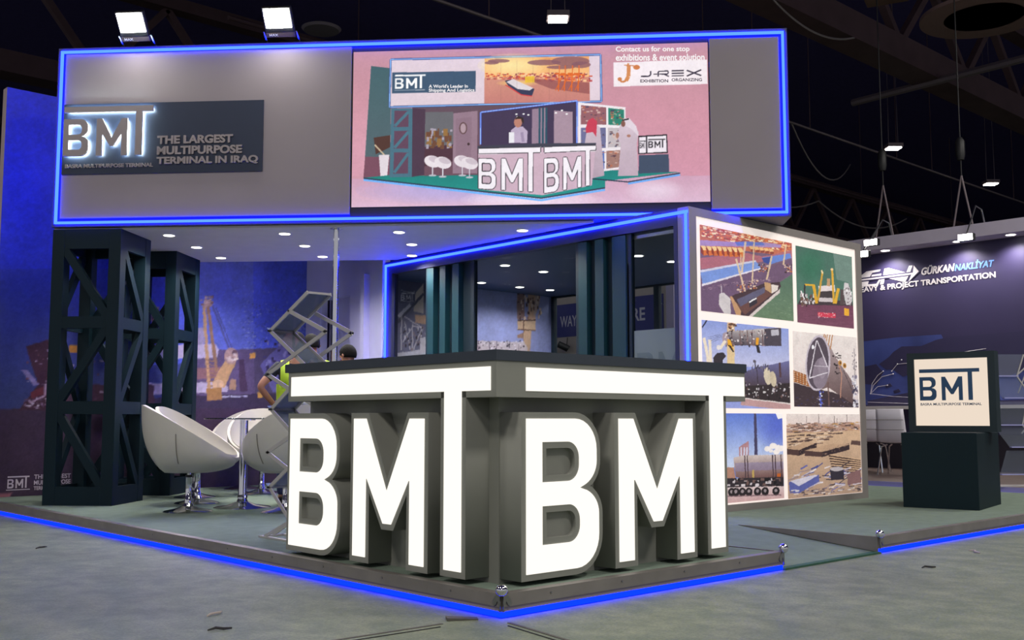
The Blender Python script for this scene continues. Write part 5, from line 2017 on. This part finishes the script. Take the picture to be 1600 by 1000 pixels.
def make_chair():
    t = thing('shell_chair', 'chair', 'chair', (0, 0, .1), 0, 'white shell chairs')
    mb = MB()
    n, W = 9, .43
    prof = [(.22, .46), (.10, .455), (-.06, .45), (-.17, .462), (-.215, .52), (-.235, .64), (-.255, .78), (-.275, .93)]
    vs = []
    for i, (x, z) in enumerate(prof):
        w = W / 2 * (1.0 if i < 5 else 1 - .035 * (i - 4))
        for q in range(n):
            y = -w + 2 * w * q / (n - 1)
            cv_ = (abs(y) / w) ** 3
            vs.append((x + (.02 * cv_ if i > 3 else 0), y, z + (.012 * cv_ if i < 4 else 0)))
    fs = [(i * n + q, i * n + q + 1, (i + 1) * n + q + 1, (i + 1) * n + q) for i in range(len(prof) - 1) for q in range(n - 1)]
    mb.add(vs, fs)
    mb.smooth = True
    o = mb.build('shell', mat('white_shell_vinyl', (236, 232, 242), .45), t)
    o.modifiers.new('thickness', 'SOLIDIFY').thickness = .03
    for z, x in ((.64, -.205), (.78, -.225)):
        MB().tube([(x - .062, -.2, z), (x - .066, 0, z), (x - .062, .2, z)], .004, 6).build('seam', M_seam, o)
    for sx, sy in ((1, 1), (1, -1), (-1, 1), (-1, -1)):
        MB().tube([(sx * .10, sy * .10, .43), (sx * .16, sy * .16, .40), (sx * .21, sy * .21, 0)], .011, 8).build('leg', M_chrome, t)
    return t


ch0 = make_chair()
for i, (x, y, a, l) in enumerate(((10.99, 3.757, 8, 'white shell chair beside the plinth, its back to us'), (11.56, 4.45, 12, 'white shell chair half hidden by the picture wall edge'))):
    if i == 0:
        ch0.location = (x, y, .101)
        ch0.rotation_euler = (0, 0, R(a))
        ch0['label'] = l
    else:
        copy_tree(ch0, None, (x, y, .101), R(a), l, 'white shell chairs')

# clear zigzag leaflet stand of the neighbour
az_ = thing('acrylic_leaflet_stand', 'clear zigzag leaflet stand at the right picture edge behind the plinth', 'leaflet rack', (9.66, 1.56, .101), R(-42.7))
trays = [((.12, 1.56), (.03, 1.30)), ((.03, 1.30), (.20, 1.04)), ((.14, 1.00), (.07, .72)), ((.07, .72), (.26, .46)), ((.22, .42), (.13, .14))]
for (xa, za), (xb, zb) in trays:
    MB().add([(xa - .36, -.02, za), (xa, .0, za), (xb, .0, zb), (xb - .36, -.02, zb), (xa - .36, -.012, za), (xa, .008, za), (xb, .008, zb), (xb - .36, -.012, zb)],
             [(0, 1, 2, 3), (7, 6, 5, 4), (0, 4, 5, 1), (1, 5, 6, 2), (2, 6, 7, 3), (3, 7, 4, 0)]).build('clear_tray', M_acrylic, az_)
    MB().bar((xb - .36, -.04, zb), (xb, -.02, zb), .05, .012).build('tray_lip', mat('lilac_acrylic_edge', (176, 176, 230), .2), az_)
    MB().bar((xa, .0, za), (xb, .0, zb), .012, .016).build('side_bar', M_rail, az_)
for (a, b2) in (((.03, .03, 1.30), (.20, .03, 1.45)), ((.20, .03, 1.45), (.05, .03, 1.1)), ((.20, .03, 1.04), (.28, .03, .86)), ((.28, .03, .86), (.07, .03, .62)), ((.26, .03, .46), (.30, .03, .3)), ((.30, .03, .3), (.1, .03, .02))):
    MB().bar(a, b2, .010, .014).build('scissor_bar', M_rail, az_)
MB().box(-.3, .3, -.14, .14, 0, .012).build('foot', M_rail, az_)

# ------------------------------------------------------------------ hall roof: trusses, pipes, lamps, rigging
M_truss = mat('truss_brown_steel', (88, 66, 70), .7, var=.15, scale=2)
M_pipe = mat('grey_conduit', (120, 108, 112), .5, metal=.3)


def truss(y, z, x0, x1, label, depth=2.3, chord=.55):
    t = thing('roof_truss', label, 'truss', (x0, y, z), 0, 'roof trusses')
    L = x1 - x0
    for s in (-.26, .26):
        MB().box(0, L, s - .06, s + .06, 0, chord).build('bottom_chord', M_truss, t)
    MB().box(0, L, -.32, .32, -.03, .0).build('chord_plate', M_truss, t)
    MB().box(0, L, -.2, .2, depth, depth + .3).build('top_chord', M_truss, t)
    n = int(L / 3.2)
    for i in range(n):
        xa = i * L / n
        for k, (p, q) in enumerate((((xa, chord), (xa + L / n / 2, depth)), ((xa + L / n / 2, depth), (xa + L / n, chord)))):
            MB().bar((p[0], 0, p[1]), (q[0], 0, q[1]), .16, .16).build('web_bar', M_truss, t)
    return t


truss(7.0, 8.5, -8, 44, 'nearest roof truss, a brown box beam crossing the upper right of the picture')
truss(20.0, 8.3, -4, 60, 'second roof truss further back in the dark hall', 2.4, .45)
truss(33.0, 8.2, 2, 68, 'far roof truss lowest in the dark hall', 2.4, .45)
tag(MB().tube([(19.4, 8.9, 8.45), (18.9, -2, 8.45)], .09, 8).build('sprinkler_pipe', M_pipe), 'pale pipe crossing under the brown roof truss', 'pipe')
lrail = thing('lighting_rail', 'long thin lighting rail running through the dark hall', 'rail', (2, 9.4, 7.7))
MB().tube([(0, 0, 0), (34, 0, 0)], .03, 6).build('rail', M_pipe, lrail)
for x in (6.2, 12.2, 14.0, 16.3, 20.5, 22.5, 28.0):
    MB().tube([(x, 0, .03), (x, 0, 4.3)], .012, 5).build('hanger_wire', M_truss, lrail)
ctray = thing('cable_tray', 'thin brown cable tray behind the lighting rail', 'cable tray', (6, 14.5, 8.6))
MB().tube([(0, 0, 0), (34, 0, 0)], .05, 6).build('tray', M_truss, ctray)
for x in (3, 10, 17, 24, 31):
    MB().tube([(x, 0, .04), (x, 0, 3.4)], .012, 5).build('hanger_wire', M_truss, ctray)
M_lamp = emit('pendant_tube', (1, .95, .85), 14)


def pendant(x, y, z, rz, label):
    t = thing('pendant_lamp', label, 'lamp', (x, y, z), rz, 'hall pendant lamps')
    t.scale = (.58, .58, 1)
    MB().box(-.32, .32, -.28, .28, .03, .12).build('housing', M_pipe, t)
    for s in (-.14, .14):
        MB().box(-.27, .27, s - .075, s + .075, .0, .03).build('lit_tube', M_lamp, t)
    for s in (-.2, .2):
        MB().tube([(s, 0, .12), (s * .7, 0, 4.5)], .012, 5).build('hanger', M_pipe, t)
    return t


pendant(8.78, 8.32, 7.5, R(-42), 'small pendant lamp glowing just above the header top')
pendant(20.76, 8.6, 7.5, R(-42), 'pendant lamp with two bright bars right of the header')
pendant(26.5, 8.65, 7.5, R(-42), 'pendant lamp furthest right in the dark hall')
rg = thing('ceiling_ring', 'round brown ring diffuser hanging in the upper right corner', 'air diffuser', (13.86, 3.45, 7.5))
MB().lathe([(.62, .0), (1.0, .0), (1.0, .06), (.62, .06), (.62, .0)], 40).build('ring', mat('ring_brown', (116, 92, 88), .6), rg)
for a in range(3):
    MB().tube([(0, 0, .45), (.8 * math.cos(a * 2.1), .8 * math.sin(a * 2.1), .06)], .02, 6).build('hanger', M_truss, rg)
MB().lathe([(.18, .3), (.16, .5)], 16).build('hub', M_truss, rg)
dk = MB().lathe([(.0001, 0), (.30, .02), (.34, .06), (.30, .08)], 28).build('ceiling_disc', mat('dish_grey', (120, 112, 120), .6), loc=(6.17, 11.44, 7.5))
tag(dk, 'small pale disc hanging above the header left of centre', 'disc')
for k, (x, y, w) in enumerate(((13.2, 4.9, .9), (12.6, 2.9, .6))):
    o = MB().box(-w, w, -.35, .35, 0, .06).build('ceiling_panel', mat('tan_panel', (110, 84, 72), .8), loc=(x, y, 8.3), rot=(0, 0, R(20)))
    tag(o, ('larger', 'smaller')[k] + ' tan ceiling panel at the top edge, ' + ('left of the ring diffuser' if k == 0 else 'in the corner right of the ring'), 'panel')


def hang_cable(name, pts, r, m, label, cat='cable', n=14):
    """Slack cable through the points."""
    out = []
    for a, b_ in zip(pts[:-1], pts[1:]):
        a, b_ = Vector(a), Vector(b_)
        sag = (b_ - a).length * .10
        for i in range(n):
            f = i / n
            p = a.lerp(b_, f)
            p.z -= sag * 4 * f * (1 - f)
            out.append(p)
    out.append(Vector(pts[-1]))
    o = MB().tube(out, r, 5).build(name, m)
    tag(o, label, cat)
    return o


M_cable = mat('pale_cable', (150, 140, 140), .6)
hang_cable('roof_cable', [(12.6, 6.7, 8.5), (15.6, 6.7, 8.5)], .02, M_cable, 'pale cable sagging below the nearest roof truss')
hang_cable('roof_cable', [(17.5, 9.4, 7.7), (25.5, 12.4, 8.6)], .02, M_cable, 'thin cable slung from the lighting rail further back')
hang_cable('roof_cable', [(20.0, 14.0, 8.2), (27.0, 14.4, 8.0), (33.0, 14.4, 8.2)], .025, M_cable, 'drooping cable under the cable tray at far right')
# chain slings carrying the neighbouring fascia
for k, (yy, zt_, lbl) in enumerate(((4.77, 4.73, 'pair of chains lifting the left end of the white fascia'), (3.47, 4.67, 'pair of chains lifting the middle of the white fascia'))):
    t = thing('chain_sling', lbl, 'chain', (NX - .2, yy, 3.842), 0, 'chain slings')
    for s in (-.15, .16):
        MB().tube([(0, s, 0), (0, 0, zt_ - 3.842)], .014, 6).build('chain_leg', M_pipe, t)
    MB().tube([(0, 0, zt_ - 3.842), (0, 0, 12.0 - 3.842)], .010, 6).build('chain_drop', M_black, t)
    MB().lathe([(.05, .0), (.07, .08), (.07, .3), (.03, .36)], 12).build('hoist', M_black, t, loc=(0, 0, zt_ - 3.842 + .25))
# ------------------------------------------------------------------ scraps on the floor
M_scrap = mat('dark_scrap', (44, 42, 44), .7)
M_scrap2 = mat('pale_scrap', (190, 176, 160), .7)
scr_ = [(-.62, 4.05, .05, 0, 'dark twist of cable tie on the floor before the left platform edge'), (-1.45, 2.9, .04, 0, 'dark scrap on the open floor at left'),
        (-.9, .95, .06, 1, 'pale splinter of wood on the floor left of centre'), (-.14, .11, .07, 2, 'dusty metal shim lying at the platform corner'),
        (-1.05, .62, .05, 0, 'thin dark sliver on the floor near the bottom edge'), (2.95, -.55, .05, 0, 'dark sliver on the floor before the ramp'),
        (3.9, -.42, .07, 1, 'pale curl of tape on the floor right of the ramp')]
for x, y, L, kd, lbl in scr_:
    mb = MB()
    if kd == 2:
        mb.add([(-L, -.02, .0), (L, -.03, .0), (L, .03, .0), (-L, .025, .0), (-L, -.02, .004), (L, -.03, .012), (L, .03, .012), (-L, .025, .004)],
               [(0, 3, 2, 1), (4, 5, 6, 7), (0, 1, 5, 4), (1, 2, 6, 5), (2, 3, 7, 6), (3, 0, 4, 7)])
    else:
        mb.tube([(-L, 0, .006), (-L * .3, .012, .008), (L * .3, -.008, .010), (L, .014, .006)], [.004, .006, .006, .003], 6)
    o = mb.build('floor_scrap', (M_scrap, M_scrap2, M_joint)[kd], loc=(x, y, .001), rot=(0, 0, RNG.uniform(0, 3)))
    tag(o, lbl, 'scrap')
